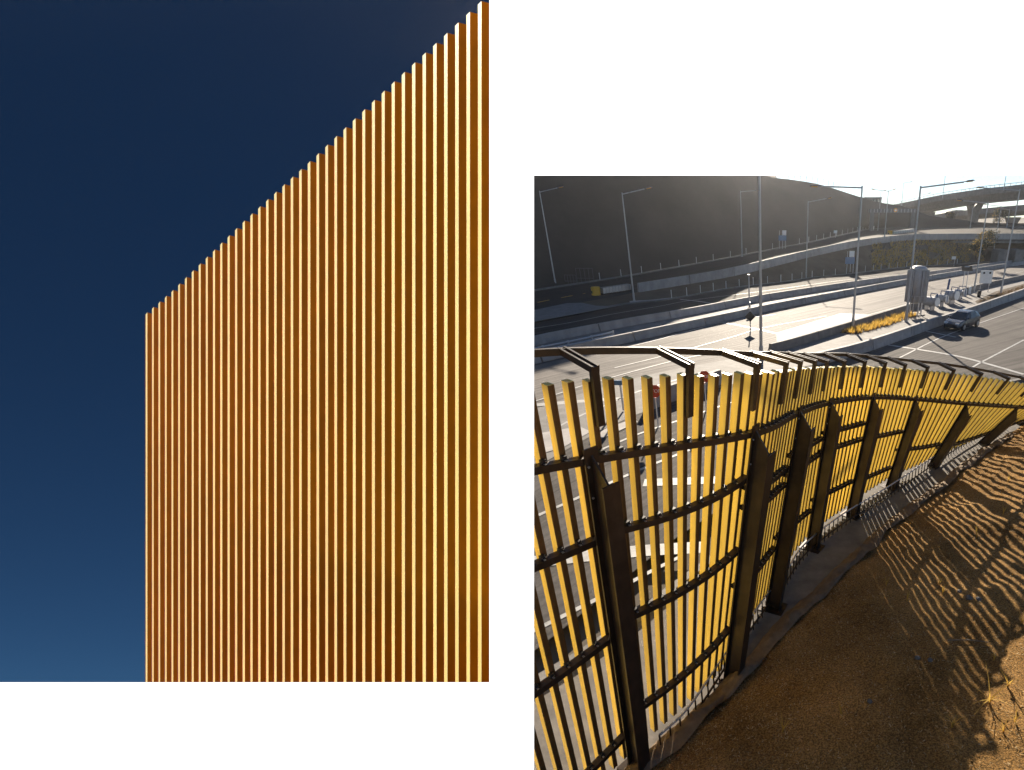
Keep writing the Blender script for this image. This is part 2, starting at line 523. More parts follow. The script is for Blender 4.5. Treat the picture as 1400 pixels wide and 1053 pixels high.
# ---- lane markings
def line(parent, pts, width, z=RZ + 0.004, m='paint', name='lane_line', dash=None):
    P = smooth([at_z(x, y, z) for x, y in pts], 6)
    L = length(P)
    if dash is None: spans = [(0, 1)]
    else:
        on, off = dash; spans = []; s = 0
        while s < L:
            spans.append((s / L, min(1, (s + on) / L))); s += on + off
    R = resample(P, 200)
    for a, b in spans:
        Q = R[int(a * 199):max(int(a * 199) + 2, int(b * 199) + 1)]
        if len(Q) < 2: continue
        A, B = [], []
        for i, p in enumerate(Q):
            t = Q[min(len(Q) - 1, i + 1)] - Q[max(0, i - 1)]
            sd = Vector((t.y, -t.x, 0)).normalized() * (width / 2)
            A.append(p - sd); B.append(p + sd)
        MB().strip(A, B).build(name, M[m], parent)
line(near_road, [(1166, 484.5), (1262, 452), (1327, 430), (1400, 405.4)], 0.16)
line(near_road, [(1230, 489), (1300, 456), (1400, 421)], 0.13)
line(near_road, [(1330, 502), (1344, 494), (1400, 464.7)], 0.15)
line(near_road, [(1196, 469), (1260, 478.5), (1309, 487), (1352, 498), (1400, 512)], 0.30)
line(near_road, [(1262, 452), (1307, 461)], 0.2)
line(near_road, [(690, 622), (730, 605), (766, 582), (803, 564), (827, 554.5), (876, 534), (960, 509)], 0.14)
line(near_road, [(780, 632), (821, 615), (874, 593), (930, 574), (1000, 550)], 0.14)
line(near_road, [(690, 727), (730, 707), (769, 690), (791, 680), (861, 648), (930, 620), (990, 598)], 0.16)
line(near_road, [(690, 771), (740, 767), (800, 760), (890, 752), (960, 748)], 0.6, name='stop_bar')
line(near_road, [(820, 818), (855, 800), (890, 781), (930, 761)], 0.14)
line(near_road, [(700, 876), (730, 862), (816, 819), (850, 802)], 0.15)
line(near_road, [(730, 554), (790, 549), (850, 545)], 0.5, name='stop_bar')
line(near_road, [(880, 660), (930, 658), (985, 656)], 0.6, name='stop_bar')
line(main_road, [(820, 484), (905, 463), (990, 440), (1060, 430)], 0.15)
line(main_road, [(840, 503), (905, 487), (1000, 461), (1045, 448), (1130, 432)], 0.15)
line(main_road, [(730, 549), (770, 536), (798, 527), (876, 505), (950, 487), (1010, 481)], 0.15)
line(main_road, [(1066, 466), (1150, 441), (1240, 416), (1330, 389), (1400, 371)], 0.15)
line(main_road, [(975, 440), (1000, 443), (1030, 449), (1070, 458)], 0.35)
line(mid_road, [(730, 449), (780, 441), (840, 429), (900, 419), (950, 410), (1060, 396), (1180, 380), (1300, 369)], 0.14)
line(mid_road, [(930, 409.5), (955, 412), (980, 416)], 0.3)
line(up_road, [(735, 413.5), (760, 408.5), (800, 401)], 0.22, -8.78, 'yellow_paint', 'lane_dash', (2.0, 2.0))

# ---- pale patches and the joint lines on the main road
pp = MB().add([at_z(x, y, RZ + 0.0) for x, y in [(1062, 455), (1150, 428), (1185, 430), (1205, 437), (1150, 453), (1100, 466), (1062, 472)]], [tuple(range(7))])
structure(pp.build('pale_patch', M['concrete_pale'], main_road))

# ---- hill: cutting face, crest and plateau
crest = [Vector(p) for p in [(-190, 62, 24), (-120, 84, 27), (-75, 96, 33), (-42, 108, 30), (-19, 117, 24), (-12, 120, 19), (-6, 123.5, 11.5)]] + [at_y(1036, 238, 126), at_y(1080, 245.5, 131), at_y(1120, 252, 136), at_y(1165, 266, 143), at_y(1200, 276.5, 148), at_y(1240, 283, 151), at_y(1262, 293, 151), at_y(1287, 297.5, 150), at_y(1312, 300, 150), at_y(1340, 304, 149), at_y(1400, 305.5, 149), Vector((130, 158, -1.7)), Vector((220, 175, -1.7))]
crest_s = resample(smooth(crest, 6), 110)
foot = [p + Vector((-0.6, 1.6, 0)) for p in resample(extend(up_far, 110, 90), 110)]
hb = MB()
rows = []
NR = 26
for i in range(110):
    a, b = foot[i] + Z * 0.05, crest_s[i]
    for k in range(NR + 1):
        f = k / NR
        p = a.lerp(b, f)
        p.z += math.sin(f * math.pi) * (b.z - a.z) * 0.06
        q = noise.noise(p * 0.06) * 1.2 + noise.noise(p * 0.2) * 0.5
        if 0 < k < NR: p.z += q * min(1, f * 4) * min(1, (1 - f) * 6) * 0.7
        rows.append(p)
hb.v = rows
for i in range(109):
    for k in range(NR):
        c = NR + 1
        hb.f.append((i * c + k, i * c + k + 1, (i + 1) * c + k + 1, (i + 1) * c + k))
back = [p + (Vector((10, 90, -2)) if p.x < 28 else Vector((4, 30, -7))) for p in crest_s]
hb.strip(crest_s, back, 2)
structure(hb.build('hill', M['soil_hill'], None, True))

# ---- safety barriers of concrete segments
def barrier(name, label, path, h, wb, wt, seg, m, rail=False, jointed=0.03, group=None):
    P = resample(path, max(2, int(length(path) / seg) * 4 + 1))
    root = thing(name, label, 'barrier', P[0], group)
    prof = [(-wb / 2, -0.1), (wb / 2, -0.1), (wb / 2, 0.08), (wt / 2 + 0.04, 0.33), (wt / 2, h), (-wt / 2, h), (-wt / 2 - 0.04, 0.33), (-wb / 2, 0.08)]
    for i in range(0, len(P) - 4, 4):
        q = [v.copy() for v in P[i:i + 5]]
        q[0] = q[0].lerp(q[1], jointed); q[-1] = q[-1].lerp(q[-2], jointed)
        MB().sweep(q, prof).build('segment', m, root)
    if rail:
        up = [p + Z * (h + 0.22) for p in P]
        MB().tube(up, 0.045, 6).build('top_rail', M['zinc'], root)
        for p in P[::4]:
            MB().abox(p.x - .03, p.x + .03, p.y - .03, p.y + .03, p.z + h, p.z + h + 0.22).build('rail_stub', M['zinc'], root)
    return root
barrier('concrete_barrier', 'long pale concrete barrier along the far side of the central reservation', d1, 0.66, 0.55, 0.25, 8, M['concrete_pale'])
barrier('concrete_barrier', 'long pale concrete barrier casting a dark shadow on the pale main carriageway', d2, 0.66, 0.55, 0.25, 8, M['concrete_pale'])
i1s = resample(i1, 200)
barrier('concrete_barrier', 'low concrete wall between the main carriageway and the planted island', [p for p in i1s if proj(p)[0] > 1052], 0.62, 0.5, 0.25, 6, M['concrete'])
i2s = resample(i2, 200)
barrier('concrete_barrier', 'concrete barrier between the planted island and the grey car', [p for p in i2s if proj(p)[0] > 1105], 0.78, 0.55, 0.28, 6, M['concrete_pale'])
ub = resample(up_near, 220)
ubs = [p for p in ub if proj(p)[0] > 866]
barrier('concrete_barrier', 'pale concrete parapet along the rising upper road below the dark hill', ubs, 1.1, 0.45, 0.3, 8, M['concrete_pale'])

# kerb and guide posts on the far edge of the upper and middle roads
structure(MB().sweep(resample(up_far, 120), [(-.25, -.2), (.25, -.2), (.25, .18), (-.25, .18)]).build('upper_road_kerb', M['concrete']))
structure(MB().sweep(resample(mid_far, 120), [(-.2, -.2), (.2, -.2), (.2, .12), (-.2, .12)]).build('mid_road_kerb', M['concrete']))
gp = MB().abox(-.035, .035, -.03, .03, 0, .95).abox(-.04, .04, -.034, -.03, .75, .88)
gp_o = gp.build('guide_post', M['white_paint'])
first = True
def guide(p, label, group):
    global first
    if first: o = gp_o; first = False
    else:
        o = gp_o.copy(); COL.objects.link(o)
    o.location = p
    tag(o, label, 'guide post', group)
for p in resample(up_far, 64):
    x, y = proj(p)
    if 800 < x < 1200: guide(p + Z * 0.17, 'small white guide post on the kerb at the foot of the dark hill', 'guide posts along the upper road')
for p in resample(mid_far, 78):
    x, y = proj(p)
    if 910 < x < 1320: guide(p + Z * 0.11, 'small white guide post on the far kerb of the middle road', 'guide posts along the middle road')

# ================================================================== bridges
def deck(name, label, path, width, hpar, hgirder, rail=True):
    root = thing(name, label, 'bridge', path[0])
    P = resample(smooth(path, 6), 60)
    wd = width / 2
    MB().sweep(P, [(-wd, -0.35), (wd, -0.35), (wd, 0.0), (-wd, 0.0)]).build('deck', M['concrete'], root)
    MB().sweep(P, [(-wd * .55, -hgirder), (wd * .55, -hgirder), (wd * .78, -0.353), (-wd * .78, -0.353)]).build('girder', M['concrete'], root)
    for s in (-1, 1):
        a = MB().sweep(P, [(s * wd + .003 * s - .15, -0.6), (s * wd + .003 * s + .15, -0.6), (s * wd + .003 * s + .15, hpar), (s * wd + .003 * s - .15, hpar)])
        par = a.build('parapet', M['concrete'], root)
        if rail:
            r = MB().tube([p + Vector(((P[min(59, i + 1)] - P[max(0, i - 1)]).y, -(P[min(59, i + 1)] - P[max(0, i - 1)]).x, 0)).normalized() * (s * wd) + Z * (hpar + .55) for i, p in enumerate(P)], .07, 5)
            sub(r, 'rail', M['zinc'], par, root)
            for i in range(0, 60, 1):
                t = P[min(59, i + 1)] - P[max(0, i - 1)]
                q = P[i] + Vector((t.y, -t.x, 0)).normalized() * (s * wd)
                sub(MB().abox(q.x - .06, q.x + .06, q.y - .06, q.y + .06, q.z + hpar, q.z + hpar + .55), 'rail_post', M['zinc'], par, root)
    return root, P
def pier(root, top, w0, w1, z0, d=1.6):
    mb = MB(); t = Vector(top)
    prof = [(w1, 0), (w1 * .95, -.5), (w0, -2.6), (w0, z0 - t.z)]
    vs = []
    for ww, dz in prof:
        vs += [t + Vector((-ww, -d, dz)), t + Vector((ww, -d, dz)), t + Vector((ww, d, dz)), t + Vector((-ww, d, dz))]
    fs = [(0, 1, 2, 3)]
    for i in range(3):
        for j in range(4):
            k = (j + 1) % 4
            fs.append((i * 4 + j, i * 4 + k, (i + 1) * 4 + k, (i + 1) * 4 + j))
    mb.add(vs, fs)
    return mb.build('pier', M['concrete'], root)
v_path = [at_y(1190, 291, 205), at_y(1247, 283.5, 190), at_y(1310, 271.5, 175), at_y(1362, 264, 166), at_y(1408, 259, 158), at_y(1500, 247, 148)]
v1, vP = deck('viaduct', 'high curved concrete viaduct with steel railing crossing the sky', [p + Vector((0, 5.5, 0)) for p in v_path], 11, 1.0, 2.3)
pt = at_y(1333, 278.5, 176)
pier(v1, pt, 1.15, 2.1, -8)
pt = at_y(1268, 290, 191)
pier(v1, pt, 1.2, 2.3, -6)
pt = at_y(1428, 268, 160)
pier(v1, pt, 1.15, 2.1, -8)
l_path = [at_y(1280, 300, 235), at_y(1310, 295, 225), at_y(1340, 292, 215), at_y(1372, 289, 205), at_y(1420, 285, 195), at_y(1480, 282, 190)]
v2, lP = deck('viaduct', 'lower concrete viaduct beyond the flared pier, at right edge', l_path, 10, 1.2, 1.7, False)
pier(v2, at_y(1318, 297.5, 222), 1.0, 2.2, -6)
pier(v2, at_y(1385, 297, 203), 1.0, 2.2, -6)
# upper road carried on a bridge over the middle road at the right
ub_path = [p + Z * .6 for p in resample(up_near, 220) if proj(p)[0] > 1262]
rb = thing('road_bridge', 'low concrete bridge deck carrying the upper road at the right edge', 'bridge', ub_path[0])
MB().sweep(resample(ub_path, 40), [(-16, -1.4), (-0.25, -1.4), (-0.25, -0.9), (-16, -0.9)]).build('soffit', M['concrete'], rb)
for px in (1369, 1392):
    c = at_y(px, 346, 118)
    MB().abox(c.x - .9, c.x + .9, c.y - 1.0, c.y + 3, RZ - .1, -6.25).build('pier', M['concrete'], rb)
# vaulted arch roof far behind
ar = MB(); c = at_y(1306, 297, 250); vs = []; fs = []
for k in range(17):
    a = math.pi * k / 16
    for yy, rr in ((-6, 5.2), (-6, 4.3), (10, 4.3), (10, 5.2)):
        vs.append(c + Vector((rr * math.cos(a), yy, rr * .72 * math.sin(a) - 1)))
for k in range(16):
    for j in range(4):
        l = (j + 1) % 4
        fs.append((k * 4 + j, k * 4 + l, (k + 1) * 4 + l, (k + 1) * 4 + j))
ar.add(vs, fs)
tag(ar.build('tunnel_vault', M['concrete_pale'], None, True), 'pale arched tunnel vault far behind the flared bridge pier', 'arch')
# small building on the hill
bl = thing('hilltop_building', 'small flat grey building standing on the crest of the hill', 'building', at_y(1192, 276, 156))
p = at_y(1192, 276, 156)
MB().abox(p.x - 2.2, p.x + 2.2, p.y - 2, p.y + 2, p.z - 1.2, p.z + .9).build('wall', M['concrete'], bl)
MB().abox(p.x - 2.4, p.x + 2.4, p.y - 2.2, p.y + 2.2, p.z + .903, p.z + 1.1).build('roof', M['zinc'], bl)
for k in range(4):
    MB().abox(p.x - 1.8 + k, p.x - 1.3 + k, p.y - 2.05, p.y - 2.003, p.z - .2, p.z + .5).build('window', M['glass'], bl)
# fence along the crest
cf = thing('crest_fence', 'thin wire fence running along the crest of the dark hill', 'fence', at_y(1080, 245, 131))
CF = [p for p in resample(crest_s, 260) if 1030 < proj(p)[0] < 1150]
for p in CF:
    MB().abox(p.x - .05, p.x + .05, p.y - .05, p.y + .05, p.z - .3, p.z + 1.3).build('post', M['zinc'], cf)
for hh in (.5, .9, 1.25):
    MB().tube([p + Z * hh for p in CF], .03, 4).build('wire', M['zinc'], cf)

# ================================================================== left bay: sky backdrop and golden screen
def cp(a, h, d): return RX * a + UP * h + FW * d
def bp_px(px, py, d): return cp((px - CX) / FPX * d, (CY - py) / FPX * d, d)
sk = MB()
rowsn = 24
vs = []
for k in range(rowsn + 1):
    f = k / rowsn
    # bottom rests on the ground, the sheet lies back towards its top
    d = 10.6 + (23.5 - 10.6) * f
    h = -4.45 + (22.5 + 4.45) * f
    vs += [cp(-1.62 * d - 4, h, d), cp(-0.512 * d, h, d)]
fs = [(2 * k, 2 * k + 1, 2 * k + 3, 2 * k + 2) for k in range(rowsn)]
sk.add(vs, fs)
sko = sk.build('sky', M['sky'])
uvl = sko.data.uv_layers.new(name='UVMap')
for lp in sko.data.loops:
    v = sko.data.vertices[lp.vertex_index].co
    uvl.data[lp.index].uv = (0.5, (v.dot(UP) / v.dot(FW) + 0.42) / 1.37)
structure(sko)

NF = 40
dA, dB = 1.45, 1.45 * 1.36
A = bp_px(658.3, 646, dA); B = bp_px(201.4, 646, dB)
gs = thing('golden_screen', 'tall screen of golden vertical fins with a raking top against the deep blue sky', 'screen', cp(-3.2, -4.5, 3.3))
def top_y(x):        # height of the fin corners, sighted against the sky
    pts = [(201.4, 427.3), (210.2, 419.8), (235.5, 398), (338, 298.5), (433, 212.5), (519, 130.5), (578.6, 75.3), (609.8, 47.0), (641.7, 17.1), (658.3, 1.7), (690, -28)]
    for (x0, y0), (x1, y1) in zip(pts, pts[1:]):
        if x <= x1: return y0 + (y1 - y0) * (x - x0) / (x1 - x0)
    return pts[-1][1]
wl = (B - A)
def wall_pt(t): return A + wl * t
mvec = RX * -0.36 + FW * 0.933
def hgt(y, p): return (CY - y) / FPX * p.dot(FW)
for i in range(-2, NF + 1):
    t = i / (NF - 1)
    S = wall_pt(t if i < NF else t - 0.64 / (NF - 1))                         # corner: left edge of the broad face
    pitch = 1 / (NF - 1)
    E = wall_pt(t - pitch * (0.68 - 0.04 * t))          # right edge of the broad face
    px, _ = proj(S)
    pe, _ = proj(E)
    yc = top_y(px)
    hb_ = -1.7
    fin = MB()
    nfr = FW * 0.0008
    tops = [S + UP * hgt(yc, S), E + UP * hgt(yc + (pe - px) * 0.26, E)]
    bots = [S + UP * hb_, E + UP * hb_]
    fin.add([bots[0], bots[1], tops[1], tops[0], bots[0] + nfr, bots[1] + nfr, tops[1] + nfr, tops[0] + nfr],
            [(0, 1, 2, 3), (5, 4, 7, 6), (0, 4, 5, 1), (3, 2, 6, 7), (0, 3, 7, 4), (1, 5, 6, 2)])
    # web: runs back from the right edge of the broad face; its lit side shows beside the next fin
    nx = wall_pt(t - pitch)
    xn, _ = proj(nx)
    yn = top_y(xn)
    L = 0.13
    q0 = E + mvec * 0.004
    # distance along the web where it meets the sight line of the next corner
    lo, hi = 0.0, L
    for _ in range(30):
        mid = (lo + hi) / 2
        if proj(E + mvec * mid)[0] < xn: lo = mid
        else: hi = mid
    q1 = E + mvec * lo
    q2 = E + mvec * (lo + 0.02)
    slope = (top_y(pe) - yn)
    th = RX * -0.001
    tp = [q0 + UP * hgt(yn + (xn - pe) * 0.93, q0), q1 + UP * hgt(yn, q1), q2 + UP * hgt(yn + 4, q2)]
    bt = [q0 + UP * hb_, q1 + UP * hb_, q2 + UP * hb_]
    wv = bt + tp + [v + th for v in bt + tp]
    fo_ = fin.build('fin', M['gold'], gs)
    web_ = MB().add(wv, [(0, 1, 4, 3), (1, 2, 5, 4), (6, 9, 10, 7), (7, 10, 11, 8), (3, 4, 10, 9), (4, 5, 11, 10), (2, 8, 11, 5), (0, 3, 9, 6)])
    sub(web_, 'sunlit_web', M['gold_sunlit'], fo_, gs)  # web of the same gold fin, its sunlit tone painted on
for hh in (-1.6,):
    a_, b_ = wall_pt(0.0) + FW * .2, wall_pt(1.0) + FW * .2
    MB().tube([a_ + UP * hh, b_ + UP * hh], .03, 6).build('back_rail', M['steel_dark'], gs)
for t in (0.05, 0.5, 0.95):
    q = wall_pt(t) + FW * .2
    a_ = q + UP * (-1.6)
    MB().tube([Vector((a_.x, a_.y - .4, -9.2)), a_], .05, 8).build('support_post', M['steel_dark'], gs)

# white page around the two views, added as a glowing panel near the camera
PD = 1.2
dp = thing('white_page_panel', 'added glowing white page panel with two large rectangular openings', 'panel', bp_px(700, 1500, PD))
xs = [-520, -260, 669, 730, 1660, 1900]
ys = [-420, -210, 240, 933, 1300, 1500]
def solid(i, j):
    xc, yc = (xs[i] + xs[i + 1]) / 2, (ys[j] + ys[j + 1]) / 2
    if -260 < xc < 669 and -210 < yc < 933: return False
    if 730 < xc < 1660 and 240 < yc < 1300: return False
    return True
fr = MB(); bk = MB()
for i in range(5):
    for j in range(5):
        if solid(i, j):
            q = [bp_px(xs[i], ys[j], PD), bp_px(xs[i + 1], ys[j], PD), bp_px(xs[i + 1], ys[j + 1], PD), bp_px(xs[i], ys[j + 1], PD)]
            fr.add(q, [(0, 1, 2, 3)])
            c = (q[0] + q[2]) / 2 + FW * .008
            bk.box(c, RX, UP, FW, max(.01, (q[1] - q[0]).length / 2 - .012), (q[0] - q[3]).length / 2 - .012, .005)
fr.build('glowing_page_face', M['page_glow'], dp)
bk.build('bounce_backing', M['bounce_backing'], dp)  # added unseen reflector, bounces sun onto the fins and the bank
for px in (-400, 1780):
    q = bp_px(px, 1490, PD) + FW * .06
    MB().tube([Vector((q.x, q.y - .3, -9.3)), q], .05, 8).build('leg', M['steel_dark'], dp)

# ================================================================== the slatted fence
posts_px = [((866, 1045), (808, 622)), ((993, 925), (1033, 588)), ((1049, 828), (1094, 562)), ((1104, 746), (1136, 549)), ((1159, 702), (1194, 542)), ((1213, 664), (1252, 545)), ((1270, 637), (1322, 552)), ((1338, 605), (1391, 557.5))]
bases = [at_z(*b, FZ) for b, t in posts_px]
tops = []
for i, (b, t) in enumerate(posts_px):
    j0, j1 = max(0, i - 1), min(len(bases) - 1, i + 1)
    tg = (bases[j1] - bases[j0]).normalized()
    d = sight(*t)
    # the post leans square to the fence line
    k = bases[i].dot(tg) / d.dot(tg)
    tops.append(d * k)
b0, t0 = bases[0] * 2 - bases[1], tops[0] * 2 - tops[1]
t0.z = tops[0].z + 0.25
def nxt(L): return L[-1] * 2 - L[-2] + ((L[-1] - L[-2]) - (L[-2] - L[-3])) * 0.3
b9 = bases[-1] + (bases[-1] - bases[-2]) * 0.95; t9 = tops[-1] + (tops[-1] - tops[-2]) * 0.92
b9.z = FZ
b10 = b9 + (b9 - bases[-1]); t10 = t9 + (t9 - tops[-1]) * .98
bases = [b0] + bases + [b9, b10]; tops = [t0] + tops + [t9, t10]
NPOST = len(bases)
def top_sight(px):
    pts = [(600, 534), (746, 524), (859, 523.5), (958, 522), (1006, 518), (1057, 514), (1076, 510), (1140, 504), (1177, 503), (1220, 505), (1273, 510), (1339, 518), (1398, 528), (1500, 546)]
    for (x0, y0), (x1, y1) in zip(pts, pts[1:]):
        if px <= x1: return y0 + (y1 - y0) * (px - x0) / (x1 - x0)
    return pts[-1][1]
slat_tops = []
for b, t in zip(bases, tops):
    best = None
    for k in range(0, 200):
        gsc = 1.0 + k * 0.004
        q = b + (t - b) * gsc
        x, y = proj(q)
        e = abs(y - top_sight(x))
        if best is None or e < best[0]: best = (e, gsc)
    slat_tops.append(b + (t - b) * best[1])
slat_tops[0] = slat_tops[1] + (slat_tops[1] - slat_tops[2]) * 0.9
slat_tops[0].z = slat_tops[1].z + .1
def frame(u):
    """base, post-top, slat-top and the local axes at fence parameter u (in bays)"""
    b, t, s = cat(bases, u), cat(tops, u), cat(slat_tops, u)
    e = 0.05
    tg = cat(bases, min(NPOST - 1.001, u + e)) - cat(bases, max(0, u - e))
    tg.z = 0; tg.normalize()
    ax = (s - b).normalized()
    n = tg.cross(ax).normalized()          # towards the bank
    if n.dot(Vector((0.8, -0.5, 0))) < 0: n = -n
    return b, t, s, tg, ax, n
U0, U1 = 0.30, NPOST - 1.001
fence = thing('batten_fence', 'tall curving noise fence of yellow vertical battens on dark steel posts', 'fence', bases[1])

def make_post(u):
    b, t, s, tg, ax, n = frame(u)
    H = (t - b).length
    a = (t - b).normalized(); n = tg.cross(a).normalized()
    if n.dot(Vector((0.8, -0.5, 0))) < 0: n = -n
    D = 0.27
    fl = MB()
    fl.box(b + a * (H * .5 + .04), tg, n, a, .085, .012, H * .5 + .04)            # road-side flange
    po = fl.build('post', M['steel_dark'], fence)
    wb_ = MB()
    H2 = H - 0.30
    wb_.add([b + n * .012 - tg * .012, b + n * D - tg * .012, b + n * D + a * H2 - tg * .012, b + n * .012 + a * H - tg * .012,
             b + n * .012 + tg * .012, b + n * D + tg * .012, b + n * D + a * H2 + tg * .012, b + n * .012 + a * H + tg * .012],
            [(0, 1, 2, 3), (4, 7, 6, 5), (0, 4, 5, 1), (1, 5, 6, 2), (2, 6, 7, 3), (3, 7, 4, 0)])
    sub(wb_, 'web', M['steel_dark'], po, fence)
    sub(MB().box(b + n * (D + .012) + a * (H2 * .5 + .02), tg, n, a, .105, .012, H2 * .5 + .02), 'bank_flange', M['steel_dark'], po, fence)
    sub(MB().box(b + n * .13 + Z * .015, tg, n.cross(tg).cross(tg) if False else Vector((tg.y, -tg.x, 0)), Z, .2, .27, .018), 'base_plate', M['steel_dark'], po, fence)
    for hs in (.12, .5):
        for sg in (-1, 1):
            if u < 4.5:
                c = b + a * (H - hs) + tg * (sg * .055) + n * .012
                sub(MB().lathe(c, [(.014, 0), (.014, .012)], 8, n), 'bolt', M['zinc'], po, fence)
    return po
for i in range(1, NPOST): make_post(float(i) if i < NPOST - 1 else U1)

# rails, bay by bay
T_ = (.985, .985)
rails = {0: (T_, (.78, .79), (.45, .50), (.08, .13)), 1: (T_, (.80, .845), (.535, .585), (.19, .24)), 2: (T_, (.81, .75), (.74, .67), (.43, .34)), 3: (T_, (.80, .77), (.71, .665), (.39, .27)),
         4: (T_, (.80, .79), (.68, .66), (.34, .30)), 5: (T_, (.66, .64), (.28, .22)), 6: (T_, (.42, .36)), 7: (T_, (.28, .22)), 8: (T_, (.22, .22)), 9: (T_,)}
PER = 11
slat_u = []
k = 0
while True:
    u = U0 + 0.045 + k / PER
    if u > U1 - .05: break
    slat_u.append(u); k += 1
for bay, levels in rails.items():
    ua, ub_ = max(U0, bay + 0.0), min(U1, bay + 1.0)
    for li, (lv0, lv1) in enumerate(levels):
        sag = 0 if li == 0 else .022 if bay == 1 else .012
        lv_at = lambda u: lv0 + (lv1 - lv0) * (u - bay) - sag * math.sin(math.pi * (u - bay))
        path, nor = [], []
        for k in range(13):
            u = ua + (ub_ - ua) * k / 12
            lv = lv_at(u)
            b, t, s, tg, ax, n = frame(u)
            path.append(b + (t - b) * lv - n * .06); nor.append((n, ax))
        r = MB().sweep(path, [(-.05, -.042), (.05, -.042), (.05, .042), (-.05, .042)], True, nor).build('rail', M['steel_dark'], fence)
        cl, plt = MB(), MB()
        for u in slat_u:
            if ua <= u < ub_ and abs(u - round(u)) > .02:
                b, t, s, tg, ax, n = frame(u)
                lv = lv_at(u)
                c = b + (t - b) * lv - n * .075 + ax * .064
                cl.box(c, tg, n, ax, .028, .022, .022)
                cl.lathe(c + n * .02 + tg * .012, [(.009, 0), (.009, .025)], 6, n)
                plt.box(b + (t - b) * lv - n * .052 + ax * .0435, tg, n, ax, .012, .032, .0018)
        if cl.v:
            tag(sub(cl, 'clamp_row', M['black'], r, fence), kind='stuff')
            tag(sub(plt, 'clip_plate_row', M['zinc'], r, fence), kind='stuff')

# battens: each a yellow box section with a dark channel on its bank side
SW, SD = 0.033, 0.053        # half width along the fence, half depth across it
for k, u in enumerate(slat_u):
    b, t, s, tg, ax, n = frame(u)
    H = (s - b).length
    lo = 0.10 if u < 4 else 0.12
    hi = H + random.uniform(-.012, .012)
    c0 = b - n * (.11 + SD)
    mb = MB()
    vs = []
    for hgt_ in (lo, hi):
        for i, j in ((-1, -1), (1, -1), (1, 1), (-1, 1)):
            vs.append(c0 + ax * hgt_ + tg * (SW * i) + n * (SD * j))
    mb.add(vs, [(0, 3, 2, 1), (4, 5, 6, 7), (0, 1, 5, 4), (1, 2, 6, 5), (2, 3, 7, 6), (3, 0, 4, 7)])
    so_ = mb.build('batten', M['batten'], fence)
    ch = MB()
    for sg in (-1, 1):
        ch.box(c0 + n * (SD + .004) + tg * (sg * .024) + ax * ((lo + hi) / 2), tg, n, ax, .010, .004, (hi - lo) / 2 - .004)
    ch.box(c0 + n * (SD + .0015) + ax * ((lo + hi) / 2), tg, n, ax, .034, .0015, (hi - lo) / 2 - .006)
    sub(ch, 'channel', M['channel'], so_, fence)

# cranked brackets and the handrail they carry over the road side
ends = []
for k, u in enumerate(slat_u):
    if k % 5 != 3: continue
    u = u + 0.012
    b, t, s, tg, ax, n = frame(u)
    out = Vector((n.x, n.y, 0)).normalized() * -1
    foot_ = s - n * .075
    br = MB()
    topp = foot_ + ax * .13
    br.box(foot_ - ax * .17, tg, n, ax, .04, .03, .32)
    for sg in (-1, 1):
        a0 = topp + tg * (sg * .035); a1 = topp + out * .52 + Z * .10 + tg * (sg * .035)
        d = (a1 - a0).normalized(); up_ = tg.cross(d).normalized()
        br.box((a0 + a1) / 2, d, tg, up_, (a1 - a0).length / 2 + .03, .012, .035)
    br.build('bracket', M['steel_dark'], fence)
    ends.append(topp + out * .52 + Z * .10)
ends.insert(0, ends[0] + (ends[0] - ends[1]) * .9)
hp = smooth(ends, 6)
MB().sweep(hp, [(-.03, -.045), (.03, -.045), (.03, .03), (-.03, .03)]).build('handrail', M['steel_dark'], fence)

# ---- concrete footing under the fence
NS = 150
bank_px = [(928, 997), (1006, 923), (1060, 862), (1140, 785), (1220, 711), (1281, 666), (1326, 629), (1400, 581)]
bank_edge = [at_z(x, y, FZ + 0.03) for x, y in bank_px]
bank_edge = extend(bank_edge, 3, 6)
bank_edge.insert(0, bank_edge[0] + Vector((-3.5, -7, 0)))
bank_edge.append(bank_edge[-1] + Vector((16, 7, 0)))
be = resample(smooth(bank_edge, 8), NS)
fo = []
for i, p in enumerate(be):
    t = be[min(NS - 1, i + 1)] - be[max(0, i - 1)]
    fo.append(p + Vector((-t.y, t.x, 0)).normalized() * 2.6)
inner = [p - (q - p) * 0.12 for p, q in zip(be, fo)]
structure(MB().strip([p + Z * -.03 for p in inner], [p + Z * -.03 for p in fo], 3).build('footing_slab', M['footing']))
toe = [q + (q - p) * 0.5 for p, q in zip(be, fo)]
for p in toe: p.z = RZ + .01
structure(MB().strip([p + Z * -.03 for p in fo], toe, 3).build('road_batter', M['verge']))
kerb_ = [q + (q - p) * 0.03 for p, q in zip(be, fo)]
structure(MB().sweep([p + Z * -.03 for p in fo], [(-.1, -.3), (.1, -.3), (.1, .12), (-.1, .12)]).build('footing_kerb', M['concrete']))

# ---- soil bank
NWD = 130
bm_ = MB()
bank_pts = []
def bank_z(p, wdist):
    h = 0.29 * wdist - 0.004 * wdist * wdist * (1 if wdist < 20 else 0)
    q = Vector((p.x, p.y, 0))
    h += 0.10 * noise.noise(q * 0.5) * min(1, wdist) + 0.07 * noise.noise(q * 1.7) + 0.045 * noise.noise(q * 4.0) * min(1, wdist * 3) + 0.022 * noise.noise(q * 9)
    return FZ + 0.05 + max(h, -.02 + 0.1 * wdist)
bdir = []
for i, p in enumerate(be):
    t = be[min(NS - 1, i + 6)] - be[max(0, i - 6)]
    bdir.append(Vector((t.y, -t.x, 0)).normalized())
BF = resample(be, 260)
BD = []
for i, p in enumerate(BF):
    t = BF[min(259, i + 10)] - BF[max(0, i - 10)]
    BD.append(Vector((t.y, -t.x, 0)).normalized())
def bank_point(i, wd):
    p = BF[i] + BD[i] * wd
    p.z = bank_z(p, wd)
    return p
